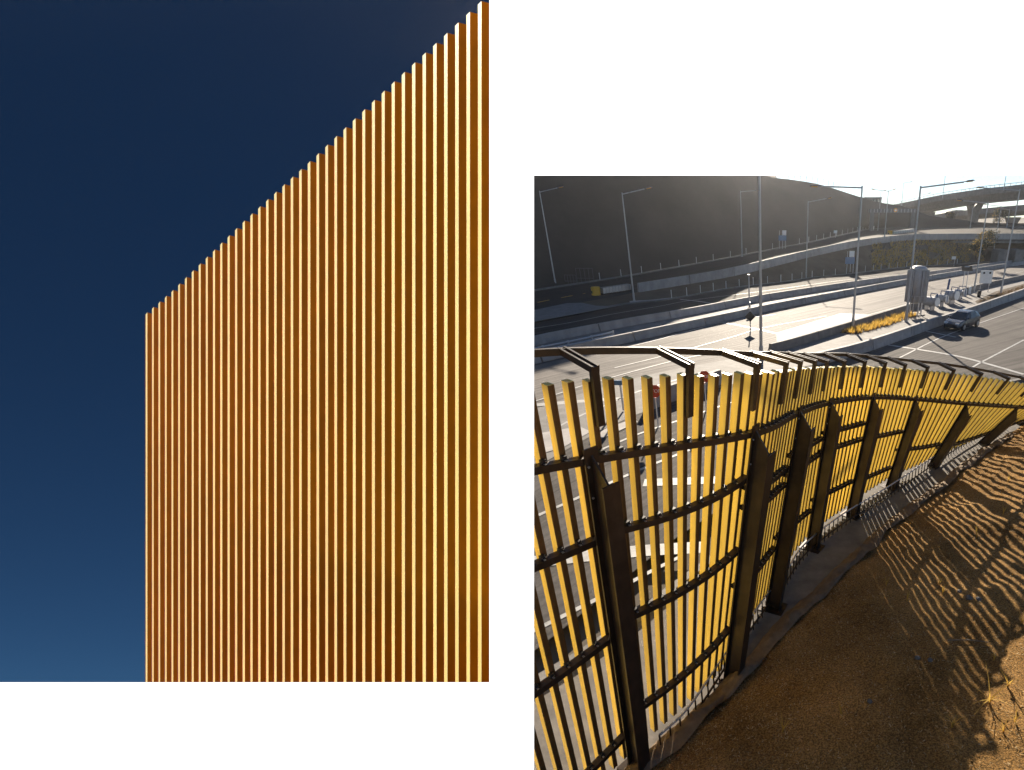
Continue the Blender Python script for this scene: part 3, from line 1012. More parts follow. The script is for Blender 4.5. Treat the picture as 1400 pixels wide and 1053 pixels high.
for i in range(260):
    for k in range(NWD):
        f = k / (NWD - 1)
        wd = 18 * f ** 1.35
        bm_.v.append(bank_point(i, wd))
for i in range(259):
    for k in range(NWD - 1):
        bm_.f.append((i * NWD + k, i * NWD + k + 1, (i + 1) * NWD + k + 1, (i + 1) * NWD + k))
bank = structure(bm_.build('soil_bank', M['soil'], None, True))

# crumpled geotextile along the edge of the bank
gt = MB(); vs = []; fs = []
E_ = resample(be, 300)
E_ = [p for p in E_ if -2.8 < p.x < 9]
for i, p in enumerate(E_):
    t = E_[min(len(E_) - 1, i + 1)] - E_[max(0, i - 1)]
    sd = Vector((t.y, -t.x, 0)).normalized()
    for j in range(7):
        f = j / 6
        a = 0.10 * noise.noise(Vector((i * .16, j * .5, 3)))
        q = p + sd * (-.10 + .42 * f + a) + Z * (-.02 + math.sin(f * math.pi * .8) * (.14 + .15 * noise.noise(Vector((i * .3, 7, 1)))) + .09 * noise.noise(Vector((i * .55, j * .9, 9))) + (.12 * f))
        vs.append(q)
for i in range(len(E_) - 1):
    for j in range(6):
        fs.append((i * 7 + j, i * 7 + j + 1, (i + 1) * 7 + j + 1, (i + 1) * 7 + j))
gt.add(vs, fs)
tag(gt.build('geotextile_edge', M['cloth'], None, True), 'crumpled brown geotextile lining the lower edge of the soil bank', 'matting')

# low black ladder rail standing on the footing between the posts and the bank
lad = thing('ladder_rail', 'low dark steel ladder rail lying along the fence footing beside the bank', 'railing', at_z(1060, 790, FZ))
lp_ = resample(smooth([at_z(x, y, FZ + .02) for x, y in [(905, 1030), (945, 990), (1000, 905), (1040, 846), (1075, 800), (1100, 763), (1150, 722), (1210, 684), (1260, 650), (1318, 610), (1370, 582)]], 6), 90)
for hh in (.10, .42):
    MB().tube([p + Z * hh for p in lp_], .022, 6).build('long_rail', M['zinc'] if hh > .2 else M['steel_dark'], lad)
for p in lp_:
    MB().abox(p.x - .012, p.x + .012, p.y - .012, p.y + .012, p.z - .02, p.z + .42).build('rung', M['steel_dark'], lad)

# straw mulch, weeds, stones
sm1, sm2 = MB(), MB()
def chip(mb, p, L, wd):
    a = random.uniform(0, math.tau)
    d = Vector((math.cos(a), math.sin(a), random.uniform(-.25, .45))) * L
    s_ = Vector((-math.sin(a), math.cos(a), random.uniform(-.4, .4))) * wd
    o = len(mb.v)
    mb.v += [p - d - s_, p + d - s_, p + d + s_, p - d + s_]
    mb.f.append((o, o + 1, o + 2, o + 3))
cnt = 0
while cnt < 42000:
    u_ = random.uniform(15, 215); i = int(u_)
    wd = 9 * random.random() ** 1.2 + .25
    p = bank_point(i, wd).lerp(bank_point(i + 1, wd), u_ - i)
    x, y = proj(p)
    if p.dot(FW) < 1.6 or not (860 < x < 1560 and 540 < y < 1240): continue
    p = p + BD[i] * 0 + Z * random.uniform(.0, .02)
    q = p + Vector((random.uniform(-.05, .05), random.uniform(-.05, .05), 0))
    chip(sm1 if cnt % 4 else sm2, q, random.uniform(.006, .026), random.uniform(.002, .0045))
    cnt += 1
tag(sm1.build('straw_mulch', M['straw']), 'brown straw mulch strewn over the soil bank', 'mulch', kind='stuff')
tag(sm2.build('pale_straw_mulch', M['straw_pale']), 'pale dry straw flecks strewn over the soil bank', 'mulch', kind='stuff')

cl_ = MB()
cnt = 0
while cnt < 2600:
    u_ = random.uniform(15, 215); i = int(u_)
    wd = 9 * random.random() ** 1.2 + .2
    p = bank_point(i, wd).lerp(bank_point(i + 1, wd), u_ - i)
    x, y = proj(p)
    if p.dot(FW) < 1.6 or not (860 < x < 1500 and 560 < y < 1150): continue
    r = random.uniform(.008, .022) * (1.9 if random.random() < .06 else 1)
    a = random.uniform(0, math.tau)
    vs = []
    for zz, rr, k0 in ((-.5, .8, 0), (.35, 1.0, .4)):
        for k in range(5):
            an = a + k0 + k * math.tau / 5
            q_ = r * rr * random.uniform(.75, 1.2)
            vs.append(p + Vector((q_ * math.cos(an), q_ * math.sin(an), zz * r)))
    vs.append(p + Z * r * .9)
    cl_.add(vs, [(k, (k + 1) % 5, 5 + (k + 1) % 5, 5 + k) for k in range(5)] + [(5 + k, 5 + (k + 1) % 5, 10) for k in range(5)])
    cnt += 1
tag(cl_.build('soil_clods', M['soil']), 'small brown clods strewn over the soil bank', 'soil', kind='stuff')

def on_bank(px, py):
    """where a sighting meets the bank surface"""
    d = sight(px, py)
    best = None
    for i in range(0, 260, 1):
        # intersect with the vertical plane of row i
        p, q = BF[i], BD[i]
        den = d.x * q.y - d.y * q.x
        if abs(den) < 1e-6: continue
        s = (p.x * q.y - p.y * q.x) / den
        hit = d * s
        wd = (hit - p).x * q.x + (hit - p).y * q.y
        if wd < 0 or s < 0.5: continue
        e = abs(hit.z - bank_z(hit, wd))
        if best is None or e < best[0]: best = (e, hit, wd)
    h = best[1].copy(); h.z = bank_z(h, best[2])
    return h
def weed(px, py, label, size=.28, blades=9, spread=.5):
    p = on_bank(px, py)
    mb = MB()
    for k in range(blades):
        a = random.uniform(0, math.tau); L = size * random.uniform(.5, 1.1); sp = spread * random.uniform(.3, 1)
        pts = []
        for s in range(4):
            f = s / 3
            pts.append(p + Vector((math.cos(a) * sp * L * f * f, math.sin(a) * sp * L * f * f, L * (f - .25 * f * f * sp) - .01)))
        sd = Vector((-math.sin(a), math.cos(a), 0))
        o = len(mb.v)
        for s, q in enumerate(pts):
            w_ = .011 * (1 - s / 3.3) * (size / .28) ** .5
            mb.v += [q - sd * w_, q + sd * w_]
        for s in range(3): mb.f.append((o + 2 * s, o + 2 * s + 1, o + 2 * s + 3, o + 2 * s + 2))
    o = mb.build('weed', M['leaf_gold'], None, False, p)
    tag(o, label, 'weed', 'dry weeds on the soil bank')
weed(1352, 962, 'sprawling golden weed with drooping blades at the edge of the sunlit corner', .42, 7, 1.6)
weed(1378, 938, 'upright golden weed at the right edge of the sunlit corner', .40, 8, .7)
weed(1386, 992, 'small yellow weed low in the sunlit corner', .24, 7, .9)
weed(1370, 1006, 'lowest yellow weed in the sunlit corner', .22, 7, .9)
weed(1303, 988, 'dull tuft of grass in shade near the bottom of the bank', .34, 12, .7)
weed(1358, 906, 'short golden weed where the sunlit corner begins', .26, 6, .6)
weed(1212, 800, 'thin golden weed in the upper left streaks of shadow', .34, 5, .4)
weed(1240, 822, 'golden weed on a bright streak beside its taller neighbour', .30, 7, .5)
weed(1289, 812, 'golden weed among the fence shadows left of the stones', .28, 6, .5)
weed(1335, 735, 'tall golden weed high on the bank at the end of the shadow streaks', .34, 7, .5)
weed(1371, 705, 'pair of golden weed stems high on the bank near the right edge', .34, 6, .5)
weed(1378, 660, 'golden weed highest on the bank, close to the fence end', .30, 6, .5)
weed(1398, 848, 'weed at the right edge above the sunlit corner', .28, 7, .7)
weed(1285, 795, 'small dry weed below the dark stick', .22, 6, .6)
weed(1070, 1010, 'grass blades in the shade at the bottom left of the bank', .30, 8, .7)
weed(1150, 975, 'sparse tuft in the shaded middle of the bank', .22, 7, .7)
def stone(px, py, r, label, m_='stone'):
    p = on_bank(px, py)
    bm = bmesh.new()
    bmesh.ops.create_icosphere(bm, subdivisions=2, radius=r)
    for v in bm.verts:
        v.co *= 1 + .35 * noise.noise(v.co * (2.2 / r) + p)
        v.co.z *= .6
    me = bpy.data.meshes.new('stone'); bm.to_mesh(me); bm.free()
    me.materials.append(M[m_])
    o = bpy.data.objects.new('stone', me); o.location = p + Z * (r * .25); COL.objects.link(o)
    tag(o, label, 'stone', 'stones on the soil bank')
stone(1325, 816, .075, 'largest grey stone among the shadow streaks right of centre')
stone(1311, 813, .05, 'grey stone just left of the largest one')
stone(1337, 823, .055, 'grey stone just right of the largest one')
stone(1254, 901, .05, 'grey stone in the shade below the streaks')
stone(1271, 906, .045, 'grey stone right of its twin in the shade below the streaks')
stone(1188, 966, .045, 'lone bluish stone low on the shaded bank')
a_, b_ = on_bank(1296, 875) + Z * .03, on_bank(1350, 885) + Z * .05
tag(MB().tube([a_, (a_ + b_) / 2 + Z * .03, b_], .016, 6, .008).build('stick', M['stick']), 'dead stick lying across the shadow streaks on the bank', 'stick')

# ================================================================== road furniture
def lamp(base, z, top_y_, arms, label, r=.10, y_at=None, head=.9):
    b = at_z(base[0], base[1], z) if y_at is None else at_y(base[0], base[1], y_at)
    t = at_y(base[0], top_y_, b.y)
    H = t.z - b.z
    root = thing('street_lamp', label, 'street lamp', b, 'street lamps of the interchange')
    MB().tube([b, b + Z * H], r, 10, r * .6).build('pole', M['pole'], root)
    MB().lathe(b, [(r * 2.2, 0), (r * 2.2, .05), (r * 1.3, .06), (r * 1.25, .9), (r * 1.02, .95)], 10).build('base', M['pole'], root)
    tp = b + Z * (H - .15)
    for ax_, ay_ in arms:
        e = at_y(ax_, ay_, b.y)
        arm = MB().tube([tp, tp.lerp(e, .5), e], r * .5, 8).build('arm', M['pole'], root)
        d = (e - tp).normalized()
        s_ = Vector((0, 1, 0)); u_ = d.cross(s_).normalized()
        if u_.z < 0: u_ = -u_
        hd = MB()
        vs = []
        for q, ww, hh in ((0, .09, .05), (head * .3, .17, .10), (head * .8, .19, .10), (head, .10, .04)):
            c = e + d * q
            vs += [c - s_ * ww, c + s_ * ww, c + s_ * ww * .6 + u_ * hh, c - s_ * ww * .6 + u_ * hh]
        fs = [(0, 3, 2, 1), (12, 13, 14, 15)]
        for i in range(3):
            for j in range(4):
                l = (j + 1) % 4
                fs.append((i * 4 + j, i * 4 + l, (i + 1) * 4 + l, (i + 1) * 4 + j))
        hd.add(vs, fs)
        ho = hd.build('lamp_head', M['lamp_body'], root)
        lens = MB().box(e + d * (head * .55) - u_ * .03, d, s_, u_, head * .27, .14, .028)
        sub(lens, 'lens', M['lamp_glass'], ho, root)
    return root
lamp((760, 391), -8.8, 261, [(762, 257)], 'leftmost street lamp against the dark hill, arm pointing right')
lamp((867, 411.6), RZ, 263.5, [(881, 258.5)], 'second street lamp from the left, on the paved patch beside the verge')
lamp((1014.5, 351), -6.25, 261, [(1034, 260.5)], 'street lamp at the foot of the hill just left of the tall near pole')
lamp((1040.6, 492), RZ, 225, [(1075, 222)], 'tall near lamp pole rising from behind the fence out of the top of the view', .115)
lamp((1102, 380.7), RZ, 275, [(1130, 271.5)], 'street lamp with its arm to the right, on the kerb before the dark verge')
lamp((1165.7, 450), RZ, 254, [(1122, 255)], 'street lamp with its arm to the left, at the tip of the planted island', .11)
lamp((1238.3, 440), RZ, 254, [(1318, 249)], 'dark street lamp with a long arm to the right, before the vertical tank', .12)
lamp((1331, 400), RZ, 276, [(1317, 274.5)], 'street lamp beside the white board with its arm to the left', .11)
lamp((1368, 402), RZ, 258.5, [(1345, 257)], 'rightmost near lamp pole standing on the bare end of the island', .11)
lamp((1209, 327), -4.0, 260.5, [(1197, 259.4), (1219, 260.4)], 'far street lamp with arms to both sides, before the gantry', .10)
lamp((1200, 315), -3.1, 262, [(1208, 261.3)], 'far slim street lamp just left of the double-armed one', .09)
lamp((1232.5, 281), None, 249.5, [(1243, 249.3)], 'far street lamp standing alone on the skyline ridge', .09, 156)
lamp((1288.5, 271), None, 228, [(1300, 226)], 'lamp pole on the left part of the high viaduct', .10, 172)
lamp((1372, 260.5), None, 222, [(1388, 220)], 'lamp pole on the right part of the high viaduct', .09, 138)
lamp((1251, 318), -3.35, 266.5, [(1268, 265)], 'far street lamp directly behind the long-armed dark one', .09)
lamp((1356, 357), RZ, 281, [(1350, 280)], 'far street lamp before the low bridge, near the dry tree', .10)
lamp((1326, 313), -2.85, 284, [(1332, 283)], 'short far lamp left of the flared pier foot', .09)
lamp((1376, 312), -2.7, 286, [(1369, 285.5)], 'short far lamp right of the flared pier foot', .09)

def board_sign(base, z, parts, label, legs=(-.5, .5), y_at=None, name='road_sign'):
    """parts: (x0,x1,y0,y1,material) sighted rectangles at the sign's distance"""
    b = at_z(base[0], base[1], z) if y_at is None else at_y(base[0], base[1], y_at)
    root = thing(name, label, 'sign', b, None)
    top = b.z
    for x0, x1, y0, y1, m in parts:
        p, q = at_y(x0, y0, b.y - .08), at_y(x1, y1, b.y - .08)
        top = max(top, p.z - .05)
        MB().abox(p.x, q.x, b.y - .12, b.y - .06, q.z, p.z).build('board', M[m], root)
    for lx in legs:
        MB().tube([b + X * lx, Vector((b.x + lx, b.y, top))], .05, 6).build('leg', M['zinc'], root)
    return root
board_sign((1070, 340), -5.35, [(1064.5, 1075, 322, 329, 'blue_sign'), (1069.5, 1075, 315, 321.7, 'white_paint')], 'blue and white road sign at the foot of the dark hill', (-.6, 0, .5))
board_sign((1162, 374), RZ, [(1156, 1168, 351.7, 361, 'blue_sign'), (1161.5, 1168, 343.2, 351.3, 'white_paint')], 'blue and white road sign on three legs in the dark verge', (-.6, 0, .5))
board_sign((1142, 325), -4.0, [(1140, 1144.5, 315, 319, 'white_paint')], 'small white sign plate low on the hill', (0,))
board_sign((1304, 364), RZ, [(1301.5, 1306.5, 350.5, 354.8, 'white_paint')], 'small white sign plate on the rocky verge', (0,))
board_sign((1191.5, 315), -3.1, [(1188, 1195, 309, 313.2, 'white_paint')], 'white sign plate under the left leg of the gantry', (-.5, .5))
board_sign((1367, 355), RZ, [(1363, 1371.5, 348, 353, 'white_paint')], 'white sign plate before the pier of the low bridge', (-.5, .5))
# gantry
gb = at_z(1190, 314, -3.05)
gy = gb.y - 6
gan = thing('sign_gantry', 'grey box gantry spanning the upper road with a round orange sign', 'gantry', at_y(1193, 314, gy))
pL, pR = at_y(1188, 286, gy), at_y(1252, 292, gy)
MB().abox(pL.x, pR.x, gy - .5, gy + .5, at_y(1200, 290.8, gy).z, at_y(1200, 285.6, gy).z).build('beam', M['lamp_body'], gan)
for x0, x1 in ((1190, 1193), (1246, 1248)):
    a_, b_ = at_y(x0, 290.9, gy), at_y(x1, 322, gy)
    MB().abox(a_.x, b_.x, gy - .4, gy + .4, b_.z - 1, a_.z - .003).build('leg', M['lamp_body'], gan)
for k in range(14):
    a_ = pL.lerp(pR, (k + .5) / 14)
    MB().abox(a_.x - .05, a_.x + .05, gy - .56, gy - .503, at_y(1200, 290.6, gy).z, at_y(1200, 285.8, gy).z).build('stiffener', M['pole'], gan)
c = at_y(1224.5, 287.5, gy - .62)
MB().lathe(c, [(.42, 0), (.42, .06)], 20, Vector((0, 1, 0))).build('sign_disc', M['orange'], gan)
MB().lathe(c - Y * .02, [(.2, 0), (.2, .02)], 16, Vector((0, 1, 0))).build('sign_centre', M['white_paint'], gan)

# crash cushions
def cushion(p0, p1, label):
    root = thing('crash_cushion', label, 'crash cushion', p0)
    d = (p1 - p0); L = d.length; d.normalize(); s_ = Vector((-d.y, d.x, 0)).normalized(); u_ = Z
    mb = MB().lathe(p0 + d * .35 + Z * .05, [(.5, 0), (.55, .1), (.55, .95), (.5, 1.05)], 16)
    n_ = mb.build('yellow_nose', M['yellow_paint'], root)
    sub(MB().box(p0 - d * .21 + Z * .55, d, s_, u_, .02, .16, .16), 'arrow_plate', M['black'], n_, root)
    nb = 9
    for k in range(nb):
        c = p0 + d * (1.1 + (L - 1.2) * (k + .5) / nb) + Z * .55
        MB().box(c, d, s_, u_, (L - 1.2) / nb * .42, .42, .34).build('panel', M['zinc'], root)
        MB().box(c - Z * .43, d, s_, u_, .06, .46, .12).build('foot', M['steel_dark'], root)
cushion(at_z(812, 405.5, RZ), at_z(862, 398, -8.8), 'crash cushion with a yellow nose at the end of the upper road parapet')
cushion(at_z(1215, 323, -4.0), at_z(1248, 318.5, -3.5), 'far crash cushion with a yellow nose below the gantry')

# galvanised guard rail piece on the median at the left
gr = thing('guard_rail', 'short galvanised guard rail in front of the median barrier at far left', 'guard rail', at_z(780, 484, RZ))
gpth = smooth([at_z(x, y, RZ) for x, y in [(700, 500), (735, 492), (790, 480), (840, 468)]], 5)
for hh in (.55, .8):
    MB().tube([p + Z * hh for p in gpth], .07, 6).build('beam', M['zinc'], gr)
for p in gpth[::3]:
    MB().abox(p.x - .06, p.x + .06, p.y - .06, p.y + .06, p.z, p.z + .9).build('post', M['zinc'], gr)

# diamond sign on a slim post by the median
dg_b = at_z(1025.5, 420, RZ)
dgs = thing('diamond_sign', 'small dark diamond sign on a slim post beside the median barrier', 'sign', dg_b)
b = at_z(1026, 452, RZ)
dgs.location = b; dgs.matrix_basis = Matrix.Translation(b)
MB().tube([b, b + Z * 2.4], .05, 8).build('post', M['pole'], dgs)
MB().box(b + Z * 1.2 - Y * .09, (X + Z).normalized(), (X - Z).normalized(), Y, .32, .32, .03).build('plate', M['black'], dgs)
# median mast further right of it
ms = thing('median_mast', 'slim grey mast standing on the median barrier', 'mast', at_z(1024.5, 419, RZ))
b = at_z(1024.5, 419, RZ)
MB().tube([b, b + Z * 3.2], .09, 8, .06).build('pole', M['pole'], ms)
MB().box(b + Z * 3.25, X, Y, Z, .13, .13, .08).build('cap', M['lamp_body'], ms)

# stop signs on the boom barrier posts behind the fence
def text_mesh(txt, size, m, name, parent_part, root, origin, right, up):
    cu = bpy.data.curves.new(name, 'FONT')
    cu.body = txt; cu.size = size; cu.align_x = 'CENTER'; cu.align_y = 'CENTER'; cu.extrude = .002
    to = bpy.data.objects.new(name, cu); COL.objects.link(to)
    dg = bpy.context.evaluated_depsgraph_get()
    me = bpy.data.meshes.new_from_object(to.evaluated_get(dg))
    bpy.data.objects.remove(to)
    n_ = right.cross(up)
    mt = Matrix((right, up, n_)).transposed().to_4x4(); mt.translation = origin
    me.transform(mt)
    me.transform(Matrix.Translation(-root.matrix_basis.translation))
    me.materials.clear(); me.materials.append(m)
    o = bpy.data.objects.new(name, me); COL.objects.link(o); o.parent = parent_part
    return o
def stop_sign(px, py, r, label):
    c = at_z(px, py, RZ + 1.75)
    root = thing('stop_sign', label, 'stop sign', Vector((c.x, c.y, RZ)), 'stop signs behind the fence')
    n_ = Vector((.1, -1, .1)).normalized(); rt = Z.cross(n_).normalized() * 1.0; upv = n_.cross(rt)
    MB().tube([Vector((c.x, c.y, RZ)), c - Z * r - n_ * .05], .035, 8).build('post', M['white_paint'], root)
    vs = [];
    for dd in (0, .02):
        for k in range(8):
            a = math.pi / 8 + k * math.pi / 4
            vs.append(c + rt * (r * math.cos(a)) + upv * (r * math.sin(a)) + n_ * dd)
    mb = MB().add(vs, [tuple(range(8)), tuple(range(15, 7, -1))] + [(k, (k + 1) % 8, 8 + (k + 1) % 8, 8 + k) for k in range(8)])
    fo_ = mb.build('sign_face', M['red'], root)
    text_mesh('STOP', r * .72, M['white_paint'], 'lettering', fo_, root, c + n_ * .024, rt, upv)
stop_sign(963, 515, .31, 'red octagonal stop sign at right, before the white barrier')
stop_sign(895, 535, .31, 'red octagonal stop sign at left, half behind a batten')
# white barriers they stand on
wpth = smooth([at_z(x, y, RZ) for x, y in [(885, 560), (920, 546), (960, 533), (985, 524)]], 5)
barrier('white_barrier', 'short white concrete barrier behind the two stop signs', wpth, .85, .5, .25, 3, M['concrete_pale'])
bg_ = thing('boom_gate', 'white boom gate post beside the stop signs', 'boom gate', at_z(842, 560, RZ))
b = at_z(842, 562, RZ)
MB().tube([b, b + Z * 1.5], .05, 8).build('post', M['white_paint'], bg_)
MB().tube([b + Z * .05 + X * .4, b + X * .4 + Z * 1.5], .05, 8).build('post', M['white_paint'], bg_)
MB().box(b + Z * 1.5 + X * .2, X, Y, Z, .3, .05, .12).build('cap_plate', M['blue_sign'], bg_)
# triangular traffic islet
structure(MB().add([at_z(x, y, RZ + .02) for x, y in [(739, 592), (792, 583), (808, 590), (771, 611), (735, 622), (690, 640), (700, 605)]], [tuple(range(7))]).build('traffic_islet', M['concrete_pale'], near_road))
structure(MB().add([at_z(x, y, RZ + .022) for x, y in [(818, 592), (832, 584), (868, 572), (872, 577), (840, 592), (822, 600)]], [tuple(range(6))]).build('traffic_islet', M['concrete_pale'], near_road))

# ---- plant on the island: finned tank, pumps, solar lamp, board
tb = at_z(1249, 430, RZ)
tk = thing('vertical_tank', 'tall silver finned gas tank on legs standing on the island', 'tank', tb)
cyl = MB().lathe(tb + Z * 1.35, [(.35, -.25), (.8, 0), (.8, 2.95), (.62, 3.2), (.2, 3.3)], 22).build('shell', M['tank'], tk, True)
for k in range(14):
    a = k * math.tau / 14
    d = Vector((math.cos(a), math.sin(a), 0))
    sub(MB().box(tb + d * .95 + Z * 2.75, d, Vector((-d.y, d.x, 0)), Z, .14, .02, 1.5), 'fin', M['tank'], cyl, tk)
for k in range(4):
    a = math.pi / 4 + k * math.pi / 2
    d = Vector((math.cos(a), math.sin(a), 0)) * .8
    MB().box(tb + d + Z * 1.0, X, Y, Z, .06, .06, 1.0).build('leg', M['zinc'], tk)
MB().lathe(tb + Z * 4.3, [(.85, 0), (.85, .12), (.5, .28)], 20).build('top_ring', M['tank'], tk)
MB().lathe(tb + Z * .0, [(1.1, 0), (1.1, .08)], 20).build('base_slab', M['concrete'], tk)
for k in range(3):
    o_ = Vector((-.9 + .5 * k, -1.05, 0))
    MB().tube([tb + o_, tb + o_ + Z * 1.9, tb + o_ + Z * 1.9 + X * .4], .05, 6).build('pipe', M['zinc'], tk)
def drum(px, py, L, r, m, label, ang):
    b = at_z(px, py, RZ)
    root = thing('pump_unit', label, 'pump', b, 'pump units on the island')
    d = Vector((math.cos(ang), math.sin(ang), 0)); s_ = Vector((-d.y, d.x, 0))
    MB().lathe(b + Z * (r + .45) - d * L / 2, [(r * .5, -.12), (r, 0), (r, L), (r * .5, L + .12)], 18, d).build('drum', m, root, False)
    for q in (-.3, .3):
        MB().box(b + d * (L * q) + Z * .25, d, s_, Z, .06, r * .8, .25).build('cradle', M['zinc'], root)
    MB().tube([b + Z * (2 * r + .4), b + Z * (2 * r + .8), b + d * .8 + Z * (2 * r + .8), b + d * .8 + Z * .5], .06, 6).build('pipe', M['dblue'], root)
    MB().lathe(b + d * (L / 2 + .16) + Z * (r + .45), [(r * .8, 0), (r * .8, .07)], 18, d).build('flange', M['zinc'], root)
    MB().lathe(b + d * (L / 2 + .3) + Z * (r + .45), [(r * .95, 0), (r * .95, .05)], 18, d).build('wheel_ring', M['white_paint'], root)
drum(1270, 424, 1.2, .46, M['tank'], 'silver drum pump next to the vertical tank', -.9)
drum(1284, 419, .9, .42, M['tank'], 'second pump drum from the vertical tank', -.7)
drum(1298, 415.5, 1.0, .52, M['tank'], 'pump drum with a large pale ring, behind the car', -.9)
drum(1309, 409.5, .8, .36, M['zinc'], 'pump drum farthest from the vertical tank', -.6)
b = at_z(1293, 409, RZ)
vp = thing('vent_pipe', 'dark blue vent pipe sticking up among the pumps', 'pipe', b)
MB().tube([b, b + Z * 2.3 + X * .15], .13, 10).build('stack', M['dblue'], vp)
MB().lathe(b, [(.25, 0), (.25, .1)], 12).build('foot', M['zinc'], vp)
b = at_z(1317, 400, RZ)
sp = thing('solar_mast', 'twin-post mast carrying a tilted brown solar panel', 'solar panel', b)
for dx in (-.22, .25):
    MB().tube([b + X * dx, b + X * dx + Z * 2.75], .045, 6).build('post', M['white_paint'], sp)
MB().box(b + Z * 2.95, X, Vector((0, .8, .6)), Vector((0, -.6, .8)), .68, .45, .03).build('panel', M['stick'], sp)
MB().box(b + Z * 3.12 + Y * .1, X, Vector((0, .8, -.3)).normalized(), Vector((0, .3, .8)).normalized(), .3, .2, .05).build('roof_cap', M['zinc'], sp)
for k in range(3):
    c = at_z(1313 + 6 * k, 408 - 2.5 * k, RZ)
    bb = thing('bollard', ['white bollard nearest the pumps', 'middle white bollard beside the solar mast', 'white bollard nearest the dark bin'][k], 'bollard', c, 'bollards on the island')
    MB().lathe(c, [(.17, 0), (.17, .85), (.1, .95)], 12).build('shaft', M['white_paint'], bb)
    MB().lathe(c, [(.24, 0), (.24, .06), (.19, .06)], 12).build('foot_ring', M['concrete'], bb)
b = at_z(1348.5, 399.5, RZ)
vb = thing('message_board', 'white board with two round black lamps on twin legs', 'sign', b)
p0, p1 = at_y(1341.5, 370, b.y), at_y(1355, 387.5, b.y)
MB().abox(p0.x, p1.x, b.y - .08, b.y + .08, p1.z, p0.z).build('board', M['white_paint'], vb)
for fx in (.25, .75):
    c = Vector((p0.x + (p1.x - p0.x) * fx, b.y - .1, p0.z - .28))
    MB().lathe(c, [(.13, 0), (.13, -.05)], 14, Vector((0, 1, 0))).build('lamp', M['black'], vb)
for fx in (.15, .85):
    q = Vector((p0.x + (p1.x - p0.x) * fx, b.y, RZ))
    MB().tube([q, Vector((q.x, q.y, p1.z + .2))], .05, 6).build('leg', M['zinc'], vb)
b = at_z(1338, 406.5, RZ)
bn = thing('litter_bin', 'small dark bin on the bare soil of the island', 'bin', b)
MB().lathe(b, [(.2, 0), (.24, .6), (.2, .62)], 12).build('body', M['black'], bn)
MB().lathe(b + Z * .622, [(.26, 0), (.2, .12), (.05, .16)], 12).build('lid', M['black'], bn)

# ---- island soil, planting
structure(MB().add([at_z(x, y, RZ + .02) for x, y in [(1333, 412), (1360, 399), (1400, 388), (1470, 368), (1470, 378), (1400, 396), (1362, 407), (1336, 415)]], [tuple(range(8))]).build('island_soil', M['verge']))
structure(MB().add([at_z(x, y, RZ + .02) for x, y in [(1146, 455), (1190, 443), (1236, 428), (1252, 432), (1212, 446), (1170, 457)]], [tuple(range(6))]).build('planting_bed', M['verge']))
def tuft_mass(name, label, spots, size, m, blades=7):
    mb = MB()
    for p in spots:
        for k in range(blades):
            a = random.uniform(0, math.tau); L = size * random.uniform(.5, 1.15)
            d = Vector((math.cos(a), math.sin(a), 0))
            sd = Vector((-d.y, d.x, 0)) * (.035 * size / .6)
            q = p + d * random.uniform(0, .15)
            e = q + d * (L * random.uniform(.1, .6)) + Z * L
            o = len(mb.v)
            mb.v += [q - sd, q + sd, e]
            mb.f.append((o, o + 1, o + 2))
    o = mb.build(name, M[m])
    return tag(o, label, 'grass', kind='stuff')
def in_poly(x, y, poly):
    c = False
    for (x0, y0), (x1, y1) in zip(poly, poly[1:] + poly[:1]):
        if (y0 > y) != (y1 > y) and x < (x1 - x0) * (y - y0) / (y1 - y0) + x0: c = not c
    return c
def scatter(poly, n, z):
    out = []
    xs_ = [p[0] for p in poly]; ys_ = [p[1] for p in poly]
    while len(out) < n:
        x, y = random.uniform(min(xs_), max(xs_)), random.uniform(min(ys_), max(ys_))
        if in_poly(x, y, poly): out.append(at_z(x, y, z) if not callable(z) else z(x, y))
    return out
tuft_mass('golden_grass', 'golden grass growing in the planting bed of the island', scatter([(1150, 455), (1190, 444), (1236, 429), (1256, 431), (1215, 445), (1172, 456)], 300, RZ + .02), .42, 'leaf_gold', 7)
# rocky planted slope between the upper and middle roads
UN, MF = resample(up_near, 70), resample(mid_far, 70)
def verge_spots(n, xr, pred=None):
    out = []
    while len(out) < n:
        i = random.randint(0, 68); f = random.random(); g_ = random.random()
        p = UN[i].lerp(UN[i + 1], g_).lerp(MF[i].lerp(MF[i + 1], g_), f)
        x, y = proj(p)
        if xr[0] < x < xr[1] and (pred is None or pred(x, y)): out.append(p)
    return out
tuft_mass('verge_grass', 'golden dry grass tufts on the planted slope below the upper road', verge_spots(2400, (1192, 1345), lambda x, y: noise.noise(Vector((x * .05, y * .09, 1))) > -.2), .46, 'leaf_gold', 4)
tuft_mass('verge_scrub', 'dark scrub on the planted slope below the upper road', verge_spots(300, (1185, 1400)), .45, 'leaf_dark', 6)
tuft_mass('island_scrub', 'dry brown scrub on the bare soil of the island', scatter([(1336, 414), (1362, 403), (1400, 391), (1400, 395), (1362, 407)], 200, RZ + .02), .25, 'straw', 6)

